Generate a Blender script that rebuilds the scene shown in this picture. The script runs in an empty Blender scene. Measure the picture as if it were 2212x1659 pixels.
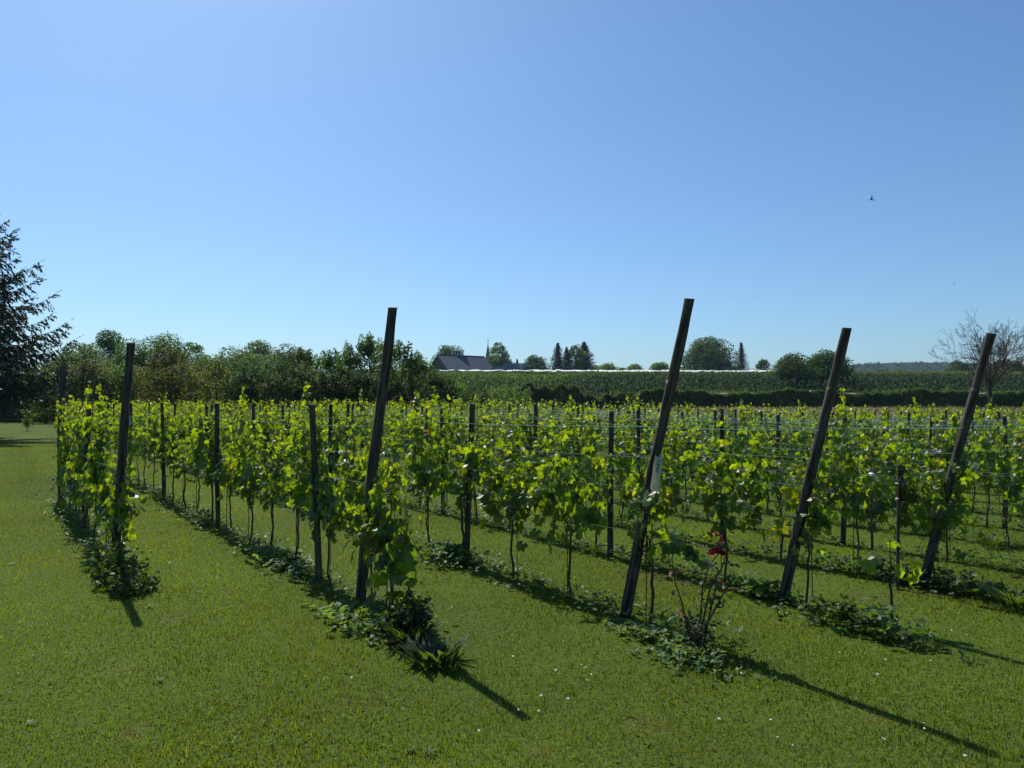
import bpy, math, random
import numpy as np
from mathutils import Vector, Matrix
R = math.radians
rng = np.random.default_rng(11)
random.seed(5)
scene = bpy.context.scene
COL = scene.collection
# ---------------------------------------------------------------- camera, light
CAMZ, FPX = 1.75, 1600.0            # eye height; focal length in units of a 2212-wide picture
cam_d = bpy.data.cameras.new('camera'); cam = bpy.data.objects.new('camera', cam_d); COL.objects.link(cam)
cam.location = (0, 0, CAMZ); cam.rotation_euler = (R(90 + 1.52), 0, 0)
cam_d.sensor_width = 36; cam_d.lens = 36 * FPX / 2212; cam_d.clip_start = 0.05; cam_d.clip_end = 9000
scene.camera = cam
SUN_EL, SUN_AZ = 50.0, 29.5         # azimuth left of straight ahead
world = bpy.data.worlds.new('World'); scene.world = world; world.use_nodes = True
wn = world.node_tree.nodes; wl = world.node_tree.links; wn.clear()
sky = wn.new('ShaderNodeTexSky'); sky.sky_type = 'NISHITA'; sky.sun_disc = False
sky.sun_elevation = R(SUN_EL); sky.sun_rotation = R(-SUN_AZ)
sky.altitude = 0; sky.air_density = 1.0; sky.dust_density = 0.8; sky.ozone_density = 4.0
bg = wn.new('ShaderNodeBackground'); bg.inputs['Strength'].default_value = 0.096
tint = wn.new('ShaderNodeVectorMath'); tint.operation = 'MULTIPLY'; tint.inputs[1].default_value = (.67, .86, .99)   # white balance of the camera
wl.new(sky.outputs[0], tint.inputs[0])
wo = wn.new('ShaderNodeOutputWorld'); wl.new(tint.outputs[0], bg.inputs[0]); wl.new(bg.outputs[0], wo.inputs[0])
sun_d = bpy.data.lights.new('sun', 'SUN'); sun = bpy.data.objects.new('sun', sun_d); COL.objects.link(sun)
sun_d.energy = 4.4; sun_d.angle = R(0.53); sun_d.color = (1, .95, .86)
sv = Vector((-math.sin(R(SUN_AZ)) * math.cos(R(SUN_EL)), math.cos(R(SUN_AZ)) * math.cos(R(SUN_EL)), math.sin(R(SUN_EL))))
sun.rotation_euler = sv.to_track_quat('Z', 'Y').to_euler(); sun.location = sv * 50
scene.view_settings.view_transform = 'Standard'; scene.view_settings.look = 'None'
scene.view_settings.exposure = 0.4; scene.view_settings.gamma = 1.0
cy = scene.cycles
cy.max_bounces = 7; cy.diffuse_bounces = 2; cy.glossy_bounces = 2; cy.transmission_bounces = 4; cy.transparent_max_bounces = 4
cy.volume_bounces = 0; cy.caustics_reflective = False; cy.caustics_refractive = False; cy.sample_clamp_indirect = 4

# ---------------------------------------------------------------- helpers
def at(px, py, d):                   # a point of the place from its bearing, height angle and distance
    return np.array([(px - 1106) / FPX * d, d, CAMZ + (872 - py) / FPX * d])
def smooth(a, b, x):
    t = np.clip((x - a) / (b - a), 0, 1); return t * t * (3 - 2 * t)
_dL, _zL = [-100, 0, 75, 110, 122, 134, 142, 300, 330, 420, 700, 4000], [0, 0, 0, .8, 1.3, 3.5, 3.8, 12.1, 12.6, 12.5, 0, -10]
_dR, _zR = [-100, 0, 4, 10, 20, 45, 60, 110, 122, 134, 142, 300, 330, 420, 700, 4000], [0, 0, 0, -.10, -.22, -.36, .15, 1.0, 1.2, 3.5, 3.8, 12.1, 12.6, 12.5, 0, -10]
def ground_z(x, y):
    x = np.asarray(x, float); y = np.asarray(y, float)
    w = smooth(.02, .42, x / np.maximum(y, 1.0))
    z = np.interp(y, _dL, _zL) * (1 - w) + np.interp(y, _dR, _zR) * w
    return z + .012 * np.sin(x * 1.7 + y * .9) * np.clip(y / 6, 0, 1) * np.clip(1 - y / 60, 0, 1)
def gz(x, y): return float(ground_z(x, y))

class MB:
    def __init__(s): s.v, s.f, s.c, s.n = [], [], [], 0
    def add(s, v, f, c=(1, 1, 1)):
        v = np.asarray(v, float).reshape(-1, 3); c = np.asarray(c, float)
        if c.ndim == 1: c = np.broadcast_to(c, (len(v), 3))
        s.v.append(v); s.f.append(np.asarray(f, np.int64).reshape(-1, 3) + s.n); s.c.append(c); s.n += len(v)
    def quads(s, v, q, c=(1, 1, 1)):
        q = np.asarray(q).reshape(-1, 4); s.add(v, np.concatenate([q[:, [0, 1, 2]], q[:, [0, 2, 3]]]), c)
    def box(s, lo, hi, c=(1, 1, 1), M=None):
        lo, hi = np.array(lo, float), np.array(hi, float)
        v = np.array([[(lo, hi)[i][0], (lo, hi)[j][1], (lo, hi)[k][2]] for i in (0, 1) for j in (0, 1) for k in (0, 1)])
        if M is not None: v = v @ np.array(M.to_3x3()).T + np.array(M.translation)
        s.quads(v, [[0, 1, 3, 2], [4, 6, 7, 5], [0, 4, 5, 1], [2, 3, 7, 6], [0, 2, 6, 4], [1, 5, 7, 3]], c)
    def tube(s, pts, rad, sides=6, c=(1, 1, 1), cap=True):
        pts = np.asarray(pts, float); n = len(pts); rad = np.broadcast_to(np.asarray(rad, float), (n,))
        t = np.gradient(pts, axis=0); t /= np.linalg.norm(t, axis=1)[:, None] + 1e-9
        ref = np.array([0, 0, 1.]) if abs(t[0][2]) < .9 else np.array([1., 0, 0])
        a = np.cross(t, ref); a /= np.linalg.norm(a, axis=1)[:, None] + 1e-9; b = np.cross(t, a)
        th = np.arange(sides) * 2 * np.pi / sides
        v = pts[:, None] + rad[:, None, None] * (np.cos(th)[None, :, None] * a[:, None] + np.sin(th)[None, :, None] * b[:, None])
        v = v.reshape(-1, 3); q = []
        for i in range(n - 1):
            for j in range(sides):
                k = (j + 1) % sides; q.append([i * sides + j, i * sides + k, (i + 1) * sides + k, (i + 1) * sides + j])
        s.quads(v, q, c)
        if cap:
            for i0, p in ((0, pts[0]), ((n - 1) * sides, pts[-1])):
                ring = v[i0:i0 + sides]; s.add(np.vstack([ring, p]), [[j, (j + 1) % sides, sides] for j in range(sides)], c)
    def segs(s, A, B, ra, rb, c=(1, 1, 1), sides=3):
        A, B = np.asarray(A, float), np.asarray(B, float); n = len(A)
        if n == 0: return
        ra = np.broadcast_to(ra, (n,)); rb = np.broadcast_to(rb, (n,))
        t = B - A; t /= np.linalg.norm(t, axis=1)[:, None] + 1e-9
        ref = np.where(np.abs(t[:, 2:3]) < .9, [[0, 0, 1.]], [[1., 0, 0]])
        a = np.cross(t, ref); a /= np.linalg.norm(a, axis=1)[:, None] + 1e-9; b = np.cross(t, a)
        th = np.arange(sides) * 2 * np.pi / sides
        d = np.cos(th)[None, :, None] * a[:, None] + np.sin(th)[None, :, None] * b[:, None]
        v = np.concatenate([A[:, None] + ra[:, None, None] * d, B[:, None] + rb[:, None, None] * d], 1).reshape(-1, 3)
        base = (np.arange(n) * 2 * sides)[:, None]
        q = np.concatenate([base + np.array([[j, (j + 1) % sides, sides + (j + 1) % sides, sides + j]]) for j in range(sides)])
        cc = np.asarray(c, float)
        if cc.ndim == 2: cc = np.repeat(cc, 2 * sides, 0)
        s.quads(v, q, cc)
    def leaves(s, P, N, T, size, col, tpl):
        P, N, T = (np.asarray(x, float) for x in (P, N, T)); n = len(P)
        N = N / (np.linalg.norm(N, axis=1)[:, None] + 1e-9)
        T = T - (T * N).sum(1)[:, None] * N; T /= np.linalg.norm(T, axis=1)[:, None] + 1e-9
        S = np.cross(T, N); tv, tf = tpl; size = np.broadcast_to(np.asarray(size, float), (n,))
        v = P[:, None] + size[:, None, None] * (tv[None, :, 0:1] * S[:, None] + tv[None, :, 1:2] * T[:, None] + tv[None, :, 2:3] * N[:, None])
        f = (tf[None] + (np.arange(n) * len(tv))[:, None, None]).reshape(-1, 3)
        s.add(v.reshape(-1, 3), f, np.repeat(np.broadcast_to(np.asarray(col, float), (n, 3)), len(tv), 0))
    def mesh(s, name, mat, smooth=False):
        v = np.concatenate(s.v); f = np.concatenate(s.f); c = np.concatenate(s.c)
        me = bpy.data.meshes.new(name); me.vertices.add(len(v)); me.vertices.foreach_set('co', v.astype(np.float32).ravel())
        me.loops.add(len(f) * 3); me.loops.foreach_set('vertex_index', f.astype(np.int32).ravel())
        me.polygons.add(len(f)); me.polygons.foreach_set('loop_start', np.arange(0, len(f) * 3, 3, dtype=np.int32))
        try: me.polygons.foreach_set('loop_total', np.full(len(f), 3, np.int32))
        except Exception: pass
        me.polygons.foreach_set('use_smooth', np.full(len(f), smooth, bool))
        at_ = me.attributes.new('col', 'FLOAT_COLOR', 'POINT')
        at_.data.foreach_set('color', np.concatenate([c, np.ones((len(c), 1))], 1).astype(np.float32).ravel())
        me.update(calc_edges=True)
        if mat is not None: me.materials.append(mat)
        return me
    def obj(s, name, mat, parent=None, smooth=False):
        o = bpy.data.objects.new(name, s.mesh(name, mat, smooth)); COL.objects.link(o)
        if parent is not None: o.parent = parent
        return o
def tag(o, label=None, cat=None, group=None, kind=None):
    for k, v in (('label', label), ('category', cat), ('group', group), ('kind', kind)):
        if v is not None: o[k] = v
    return o
def empty(name, loc=(0, 0, 0), rz=0):
    o = bpy.data.objects.new(name, None); COL.objects.link(o); o.location = loc; o.rotation_euler = (0, 0, rz)
    o.empty_display_size = .1; return o
def copy_tree(o, parent=None):
    c = o.copy(); COL.objects.link(c)
    if parent is not None: c.parent = parent
    for ch in list(o.children): copy_tree(ch, c)
    return c
def unit(v): return v / (np.linalg.norm(v, axis=-1, keepdims=True) + 1e-9)
def rdir(n): return unit(rng.normal(size=(n, 3)))
def jit(col, n, a=.2, hue=.08):
    c = np.array(col)[None] * (1 + rng.uniform(-a, a, (n, 1))) * (1 + rng.uniform(-hue, hue, (n, 3)))
    return np.clip(c, 0, 1)

# templates: x across, y towards the tip, z along the normal
def lobed(n_pts, fold=.16):
    prof = {15: [(0, .60), (22, .40), (50, .58), (78, .38), (108, .52), (138, .42), (163, .40)], 7: [(0, .58), (52, .54), (110, .50)]}[n_pts]
    pts = [(a, r) for a, r in prof] + [(180, .10)] + [(360 - a, r) for a, r in reversed(prof[1:])]
    v = [(0, 0, .02)] + [(r * math.sin(R(a)), r * math.cos(R(a)), -fold * (r * 1.5) ** 2 + .07 * math.sin(R(a * 3))) for a, r in pts]
    v = np.array(v); v[:, 1] += .1; m = len(pts)
    return v, np.array([[0, i + 1, (i + 1) % m + 1] for i in range(m)])
LEAF_HI, LEAF_LO = lobed(15), lobed(7)
LEAF_Q = (np.array([(0, -.5, 0), (.45, 0, -.06), (0, .55, -.02), (-.45, 0, .06)]), np.array([[0, 1, 2], [0, 2, 3]]))
LANCE = (np.array([(0, 0, 0), (.11, .3, .03), (-.11, .3, .03), (.1, .65, 0), (-.1, .65, 0), (0, 1, -.12)]), np.array([[0, 1, 2], [1, 3, 2], [2, 3, 4], [3, 5, 4]]))
ROUND = (np.array([(0, 0, .0)] + [(.5 * math.sin(a) * (1 if i else .3), .5 * math.cos(a) * (1 if i else -.3), .10 + .05 * (i % 2)) for i, a in enumerate(np.linspace(np.pi, 3 * np.pi, 9)[:-1])]), np.array([[0, i + 1, (i + 1) % 8 + 1] for i in range(8)]))

# ---------------------------------------------------------------- materials
def mat(name):
    m = bpy.data.materials.new(name); m.use_nodes = True; return m, m.node_tree.nodes, m.node_tree.links, m.node_tree.nodes['Principled BSDF']
def plain(name, col, rough=.7, metal=0, spec=.4, noise=None, bump=0):
    m, n, l, p = mat(name); p.inputs['Roughness'].default_value = rough; p.inputs['Metallic'].default_value = metal
    p.inputs['Specular IOR Level'].default_value = spec
    a = n.new('ShaderNodeAttribute'); a.attribute_name = 'col'
    tc = n.new('ShaderNodeTexCoord'); nz = n.new('ShaderNodeTexNoise'); nz.inputs['Scale'].default_value = noise or 8; nz.inputs['Detail'].default_value = 4
    l.new(tc.outputs['Object'], nz.inputs['Vector'])
    r = n.new('ShaderNodeMapRange'); r.inputs[1].default_value = .3; r.inputs[2].default_value = .7; r.inputs[3].default_value = .75; r.inputs[4].default_value = 1.2
    l.new(nz.outputs[0], r.inputs[0])
    mx = n.new('ShaderNodeMix'); mx.data_type = 'RGBA'; mx.blend_type = 'MULTIPLY'; mx.inputs[0].default_value = 1
    mx.inputs[6].default_value = (*col, 1); l.new(a.outputs['Color'], mx.inputs[7])
    m2 = n.new('ShaderNodeVectorMath'); m2.operation = 'SCALE'; l.new(mx.outputs[2], m2.inputs[0]); l.new(r.outputs[0], m2.inputs['Scale'])
    l.new(m2.outputs[0], p.inputs['Base Color'])
    if bump:
        b = n.new('ShaderNodeBump'); b.inputs['Strength'].default_value = bump; b.inputs['Distance'].default_value = .01; l.new(nz.outputs[0], b.inputs['Height']); l.new(b.outputs[0], p.inputs['Normal'])
    return m
def leafy(name, trans=(2.2, 2.0, .5), fac=.4, rough=.45, spec=.5, mottle=0):
    m, n, l, p = mat(name); a = n.new('ShaderNodeAttribute'); a.attribute_name = 'col'
    src = a.outputs['Color']
    if mottle:
        tc = n.new('ShaderNodeTexCoord'); nz = n.new('ShaderNodeTexNoise'); nz.inputs['Scale'].default_value = mottle; nz.inputs['Detail'].default_value = 3
        l.new(tc.outputs['Object'], nz.inputs['Vector']); r = n.new('ShaderNodeMapRange'); r.inputs[1].default_value = .3; r.inputs[2].default_value = .7; r.inputs[3].default_value = .65; r.inputs[4].default_value = 1.3
        l.new(nz.outputs[0], r.inputs[0]); v = n.new('ShaderNodeVectorMath'); v.operation = 'SCALE'; l.new(src, v.inputs[0]); l.new(r.outputs[0], v.inputs['Scale']); src = v.outputs[0]
    l.new(src, p.inputs['Base Color']); p.inputs['Roughness'].default_value = rough; p.inputs['Specular IOR Level'].default_value = spec
    t = n.new('ShaderNodeBsdfTranslucent'); mu = n.new('ShaderNodeVectorMath'); mu.operation = 'MULTIPLY'; mu.inputs[1].default_value = trans
    l.new(src, mu.inputs[0]); l.new(mu.outputs[0], t.inputs['Color'])
    mx = n.new('ShaderNodeMixShader'); mx.inputs[0].default_value = fac; l.new(p.outputs[0], mx.inputs[1]); l.new(t.outputs[0], mx.inputs[2])
    l.new(mx.outputs[0], n['Material Output'].inputs['Surface']); return m
def ground_mat(name, cols, scale=.6, fine=30):
    m, n, l, p = mat(name); p.inputs['Roughness'].default_value = .9; p.inputs['Specular IOR Level'].default_value = .06
    tc = n.new('ShaderNodeTexCoord')
    def noise(s, d=5):
        z = n.new('ShaderNodeTexNoise'); z.inputs['Scale'].default_value = s; z.inputs['Detail'].default_value = d; l.new(tc.outputs['Object'], z.inputs['Vector']); return z.outputs[0]
    big, fn = noise(scale), noise(fine)
    cr = n.new('ShaderNodeValToRGB'); e = cr.color_ramp.elements
    e[0].position, e[0].color = .32, (*cols[0], 1); e[1].position, e[1].color = .68, (*cols[-1], 1)
    for i, c in enumerate(cols[1:-1]): x = e.new(.32 + .36 * (i + 1) / (len(cols) - 1)); x.color = (*c, 1)
    mixv = n.new('ShaderNodeMath'); mixv.operation = 'MULTIPLY_ADD'; mixv.inputs[1].default_value = .5
    l.new(fn, mixv.inputs[0]); hb = n.new('ShaderNodeMath'); hb.operation = 'MULTIPLY'; hb.inputs[1].default_value = .5; l.new(big, hb.inputs[0]); l.new(hb.outputs[0], mixv.inputs[2])
    l.new(mixv.outputs[0], cr.inputs[0]); l.new(cr.outputs[0], p.inputs['Base Color'])
    b = n.new('ShaderNodeBump'); b.inputs['Strength'].default_value = .6; b.inputs['Distance'].default_value = .04; l.new(fn, b.inputs['Height']); l.new(b.outputs[0], p.inputs['Normal'])
    return m
def wood_mat(name, c1, c2):
    m, n, l, p = mat(name); p.inputs['Roughness'].default_value = .8; p.inputs['Specular IOR Level'].default_value = .25
    tc = n.new('ShaderNodeTexCoord'); mp = n.new('ShaderNodeMapping'); mp.inputs['Scale'].default_value = (28, 28, 2.2); l.new(tc.outputs['Object'], mp.inputs['Vector'])
    z = n.new('ShaderNodeTexNoise'); z.inputs['Scale'].default_value = 1.6; z.inputs['Detail'].default_value = 6; z.inputs['Distortion'].default_value = .6; l.new(mp.outputs[0], z.inputs['Vector'])
    cr = n.new('ShaderNodeValToRGB'); cr.color_ramp.elements[0].position = .35; cr.color_ramp.elements[0].color = (*c1, 1); cr.color_ramp.elements[1].position = .68; cr.color_ramp.elements[1].color = (*c2, 1)
    l.new(z.outputs[0], cr.inputs[0]); l.new(cr.outputs[0], p.inputs['Base Color'])
    b = n.new('ShaderNodeBump'); b.inputs['Strength'].default_value = .8; b.inputs['Distance'].default_value = .006; l.new(z.outputs[0], b.inputs['Height']); l.new(b.outputs[0], p.inputs['Normal'])
    return m
M_lawn = ground_mat('lawn_ground', [(.054, .062, .016), (.060, .094, .014), (.084, .126, .018)], .5, 26)
M_brown = ground_mat('dry_field', [(.05, .06, .03), (.10, .085, .055), (.14, .115, .075)], .12, 3)
M_asph = ground_mat('asphalt', [(.22, .22, .23), (.26, .26, .27)], 1, 20)
M_grass = leafy('grass_blade', (2.7, 2.5, .4), .48, .5, .22)
M_vine = leafy('vine_leaf', (8.8, 6.2, .35), .47, .42, .45, mottle=22)
M_weed = leafy('weed_leaf', (3.0, 2.8, .5), .36, .55, .3, mottle=30)
M_tree = leafy('tree_leaf', (2.4, 2.3, .6), .38, .65, .15)
M_needle = leafy('needles', (1.5, 1.5, .5), .15, .5, .35)
M_bark = wood_mat('bark', (.025, .02, .016), (.085, .07, .055))
M_vbark = wood_mat('vine_bark', (.03, .022, .016), (.10, .07, .045))
M_post = wood_mat('old_post', (.014, .012, .010), (.11, .088, .068))
M_cane = plain('cane', (.14, .16, .05), .6)
M_wire = plain('steel_wire', (.78, .82, .85), .28, .75, .8)
M_dullw = plain('old_wire', (.12, .12, .12), .5, .3)
M_grape = leafy('grape_skin', (1.6, 1.5, .6), .3, .3, .6)
M_flower = leafy('petal', (1.2, 1.1, 1.1), .3, .5, .3)
M_white = plain('white_film', (.8, .8, .78), .35, 0, .5)

# ---------------------------------------------------------------- ground, field, road, hill
def sheet(name, xs, ys, mtl, dz=0, **kw):
    X, Y = np.meshgrid(xs, ys); Z = ground_z(X, Y) + dz; mb = MB(); nx = len(xs)
    v = np.stack([X, Y, Z], -1).reshape(-1, 3); q = [[j * nx + i, j * nx + i + 1, (j + 1) * nx + i + 1, (j + 1) * nx + i] for j in range(len(ys) - 1) for i in range(nx - 1)]
    mb.quads(v, q); o = mb.obj(name, mtl, smooth=True); return tag(o, **kw)
ys = np.concatenate([[-80, -30, -8], np.arange(0, 30, .8), np.arange(30, 110, 3), np.arange(110, 150, 2), np.arange(150, 440, 8), [480, 560, 700, 1000, 1500, 2250]])
xh = np.concatenate([np.arange(0, 26, .9), np.arange(26, 90, 3.5), np.arange(90, 300, 14), [350, 500, 900, 1650]])
xs = np.concatenate([-xh[:0:-1], xh])
sheet('lawn', xs, ys, M_lawn, kind='structure')
sheet('field', np.arange(-8, 130, 2.0), np.arange(42, 119, 1.5), M_brown, .03, kind='structure')
sheet('road', np.arange(20, 160, 2.0), np.arange(134.5, 140.6, 1.0), M_asph, .03, kind='structure')

# ---------------------------------------------------------------- grass
BARE = [(-2.75, 6.1, .13), (-2.6, 4.95, .12), (.75, 4.1, .12), (2.0, 4.15, .10), (-3.3, 7.0, .10), (2.35, 6.75, .22), (1.4, 7.6, .3), (4.0, 7.2, .25), (-2.0, 4.0, .09), (3.3, 6.9, .3), (-1.2, 7.9, .12), (.15, 3.75, .07)]
def grass(name, n, d0, d1, hmul):
    # density falls with distance from the viewer's end of the lawn
    u = rng.uniform(0, 1, n); d = (d0 ** .5 + u * (d1 ** .5 - d0 ** .5)) ** 2
    x = rng.uniform(-1, 1, n) * (.76 * d + .8)
    pn = .5 + .5 * np.sin(x * 1.3 + np.sin(d * .9) * 2) * np.sin(d * 1.1 + np.cos(x * .7) * 2)
    pm = .5 + .5 * np.sin(x * 4.1 + 3 * np.sin(d * 2.3)) * np.sin(d * 3.7 + 2 * np.cos(x * 2.9))
    h = rng.gamma(6, .0037, n) * hmul * (.75 + .35 * pn + .25 * pm); w = rng.uniform(.0011, .0026, n) * (1 + d / 10)
    az = rng.uniform(0, 2 * np.pi, n); lean = rng.normal(0, .45, n); laz = rng.uniform(0, 2 * np.pi, n)
    side = np.stack([np.cos(az), np.sin(az), np.zeros(n)], 1); ln = np.stack([np.cos(laz), np.sin(laz), np.zeros(n)], 1)
    P = np.stack([x, d, ground_z(x, d) - .003], 1); up = np.array([0, 0, 1.])
    m1 = P + h[:, None] * .55 * up + (h * lean * .35)[:, None] * ln
    tp = P + (h * np.clip(1 - .25 * lean ** 2, .35, 1))[:, None] * up + (h * lean)[:, None] * ln
    v = np.stack([P - w[:, None] * side, P + w[:, None] * side, m1 + .8 * w[:, None] * side, m1 - .8 * w[:, None] * side, tp], 1).reshape(-1, 3)
    f = (np.array([[0, 1, 2], [0, 2, 3], [3, 2, 4]])[None] + (np.arange(n) * 5)[:, None, None]).reshape(-1, 3)
    g1, g2, st = np.array([.043, .080, .012]), np.array([.104, .140, .024]), np.array([.115, .125, .05])
    t = np.clip(.25 + .45 * pn * rng.uniform(.3, 1.4, n), 0, 1)[:, None]; c = g1 * (1 - t) + g2 * t
    lane = np.cos(2 * np.pi * (x * .8146 + d * .58 - 2.70) / 1.63); c *= (1 - .16 * lane * np.clip(d / 5 - .6, 0, 1))[:, None]  # mown lanes, with sunlit brightness between the rows put into blade colour
    s_ = (rng.uniform(0, 1, n) < .06 + .16 * (pm > .78) * (pn > .45)); c[s_] = st; c *= rng.uniform(.6, 1.3, (n, 1)) * (.80 + .40 * (.5 + .5 * np.sin(x * .63 + 1.7 * np.sin(d * .31)) * np.cos(d * .52 + x * .2)))[:, None]
    for (bx, bd, br) in BARE:
        q = ((x - bx) ** 2 + ((d - bd) * .8) ** 2) / br ** 2 * rng.uniform(.5, 1.6, n) < 1; c[q] = np.array([.095, .075, .045]) * rng.uniform(.6, 1.3, (q.sum(), 1)); kk = np.where(q)[0]; v.reshape(n, 5, 3)[kk, :, 2] = v.reshape(n, 5, 3)[kk, :1, 2] + (v.reshape(n, 5, 3)[kk, :, 2] - v.reshape(n, 5, 3)[kk, :1, 2]) * .7
    mb = MB(); mb.add(v, f, np.repeat(c, 5, 0)); return tag(mb.obj(name, M_grass), kind='stuff')
g = grass('grass', 640000, 3.0, 34, 1.0); tag(g, 'short sunlit green grass blades of the mown lawn', 'grass')
g = grass('grass', 90000, 30, 80, 1.25); tag(g, 'far sunlit grass running back to the trees', 'grass')
# clover and small flat weeds in the lawn, daisies
n = 9000; d = (3.2 ** .5 + rng.uniform(0, 1, n) * (16 ** .5 - 3.2 ** .5)) ** 2; x = rng.uniform(-1, 1, n) * (.74 * d + .5)
k = np.sin(x * 2.1 + d) * np.sin(d * 1.7 - x * .8) + rng.uniform(-.7, .7, n) > .35; x, d = x[k], d[k]; n = len(x)
mb = MB(); P = np.stack([x, d, ground_z(x, d) + rng.uniform(.02, .05, n)], 1)
mb.leaves(P, rdir(n) * .5 + [0, 0, 1], rdir(n), rng.uniform(.012, .028, n), jit((.075, .14, .025), n, .35), ROUND)
for _ in range(14):
    bd = rng.uniform(3.3, 11); bx = rng.uniform(-1, 1) * .7 * bd; m = int(rng.integers(5, 11)); th = rng.uniform(0, 6.28, m); T = np.stack([np.cos(th), np.sin(th), rng.uniform(.1, .8, m)], 1)
    mb.leaves(np.tile([bx, bd, gz(bx, bd) + .012], (m, 1)), np.stack([-np.cos(th) * .3, -np.sin(th) * .3, 1 + 0 * th], 1), T, rng.uniform(.03, .055, m), jit((.07, .13, .016), m, .35), LANCE)
tag(mb.obj('clover', M_grass), 'tiny clover and plantain leaves spread low through the lawn', 'lawn weeds', kind='stuff')
cx = [(1.2, 4.0), (.3, 5.0), (.1, 4.1), (2.6, 5.1), (3.3, 5.8), (2.2, 3.9), (1.9, 8.1), (-.9, 8.4), (.4, 7.6), (3.6, 7.4), (2.9, 3.6), (.25, 4.6), (-2.4, 9), (2.4, 9.2), (4.4, 6.4), (.7, 6.4)]
P = np.concatenate([np.array(c)[None] + rng.normal(0, .22, (4, 2)) for c in cx] + [np.stack([rng.uniform(-2, 7, 22), rng.uniform(4, 11, 22)], 1)])
P = P[P[:, 1] > 3.2]; n = len(P); mb = MB(); P3 = np.column_stack([P, ground_z(P[:, 0], P[:, 1]) + .045])
mb.leaves(P3, rdir(n) * .25 + [0, -.15, 1], rdir(n), rng.uniform(.012, .019, n), (.8, .8, .78), ROUND)
tag(mb.obj('daisies', M_flower), 'tiny white daisy heads dotted over the lawn', 'daisies', kind='stuff')

# ---------------------------------------------------------------- vineyard layout
U = np.array([-.58, .8146]); NV = np.array([.8146, .58]); UANG = math.atan2(U[1], U[0])
def rown(k): return 2.70 + 1.63 * (k - 2) if k > 1 else 1.16
S0 = {1: 8.95, 2: 6.08, 3: 4.47, 4: 4.11, 5: 3.65}
def row_start(k): return S0.get(k, 3.45)
def rpos(k, s): p = s * U + rown(k) * NV; return float(p[0]), float(p[1])
def row_end(k):
    if k == 1: return 15.7
    s = row_start(k)
    while True:
        x, y = rpos(k, s)
        if y > 57 - 17 * float(smooth(-.15, .2, x / max(y, 1))) or x / max(y, .1) < -.612 and y > 20: return s
        s += .3
def inview(x, y, m=1.0): return y > 2.5 and abs(x) < .70 * y + m
ORD = 'zeroth first second third fourth fifth sixth seventh eighth ninth tenth eleventh twelfth thirteenth fourteenth fifteenth sixteenth seventeenth eighteenth nineteenth twentieth'.split()
ROWNAME = {1: 'the short row beside the open lawn', 2: 'the row ending in a dark dock clump', 3: 'the row with the cream name tag',
           4: 'the first row right of the tagged row', 5: 'the row of the rightmost leaning post'}
def rowname(k): return ROWNAME.get(k) or ('the %s row right of the tagged row' % ORD[k - 3] if k - 3 <= 20 else 'a far row')

# ---------------------------------------------------------------- posts
def post_shaft(h, r, seed, lean=0.0, sides=14, rings=22):
    g = np.random.default_rng(seed); mb = MB(); th = np.arange(sides) * 2 * np.pi / sides
    zz = np.linspace(-.15, h, rings); bow = g.normal(0, .006, 2); v = []
    ph = g.uniform(0, 6.28, 6)
    for i, z in enumerate(zz):
        rr = r * (1.06 - .13 * z / h) * (1 + .05 * np.sin(th * 2 + ph[0] + z * 1.3) + .025 * np.sin(th * 5 + ph[1] + z * 4) + .035 * math.sin(z * 7 + ph[2]) + .025 * math.sin(z * 17 + ph[5]))
        rr *= 1 + .10 * np.exp(-((z - h * .38) / .05) ** 2) * (np.cos(th - ph[3]) > .6) + .08 * np.exp(-((z - h * .72) / .04) ** 2) * (np.cos(th - ph[4]) > .7)
        cx_ = bow[0] * math.sin(z * 1.6) * 2 + g.normal(0, .0012); cy_ = bow[1] * math.sin(z * 1.4) * 2
        if i == rings - 1: z = z + .004 * np.cos(th + ph[5])
        v.append(np.stack([cx_ + rr * np.cos(th), cy_ + rr * np.sin(th), z + 0 * th], 1))
    v = np.concatenate(v); q = [[i * sides + j, i * sides + (j + 1) % sides, (i + 1) * sides + (j + 1) % sides, (i + 1) * sides + j] for i in range(rings - 1) for j in range(sides)]
    mb.quads(v, q); top = v[-sides:]; mb.add(np.vstack([top, top.mean(0)]), [[j, (j + 1) % sides, sides] for j in range(sides)])
    return mb
def wire_loop(r, z, turns=2, seed=0):
    g = np.random.default_rng(seed); a = np.linspace(0, 2 * np.pi * turns, 14 * turns); mb = MB()
    mb.tube(np.stack([r * np.cos(a), r * np.sin(a), z + a / a[-1] * .025 + .006 * np.sin(a + g.uniform(0, 6))], 1), .0012, 4); return mb
END_H = {1: 2.43, 2: 2.61, 3: 2.64, 4: 2.53, 5: 2.53}; END_T = {1: .50, 2: .59, 3: .69, 4: .635, 5: .64}
END_LAB = {1: 'tall leaning post wrapped in vines at the end of the row beside the lawn', 2: 'thick dark leaning post standing behind the dark dock clump',
           3: 'dark leaning post carrying the cream tag beside the rose bush', 4: 'dark leaning end post between the tagged post and the bare tree',
           5: 'rightmost leaning dark post, in front of the bare tree'}
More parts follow.
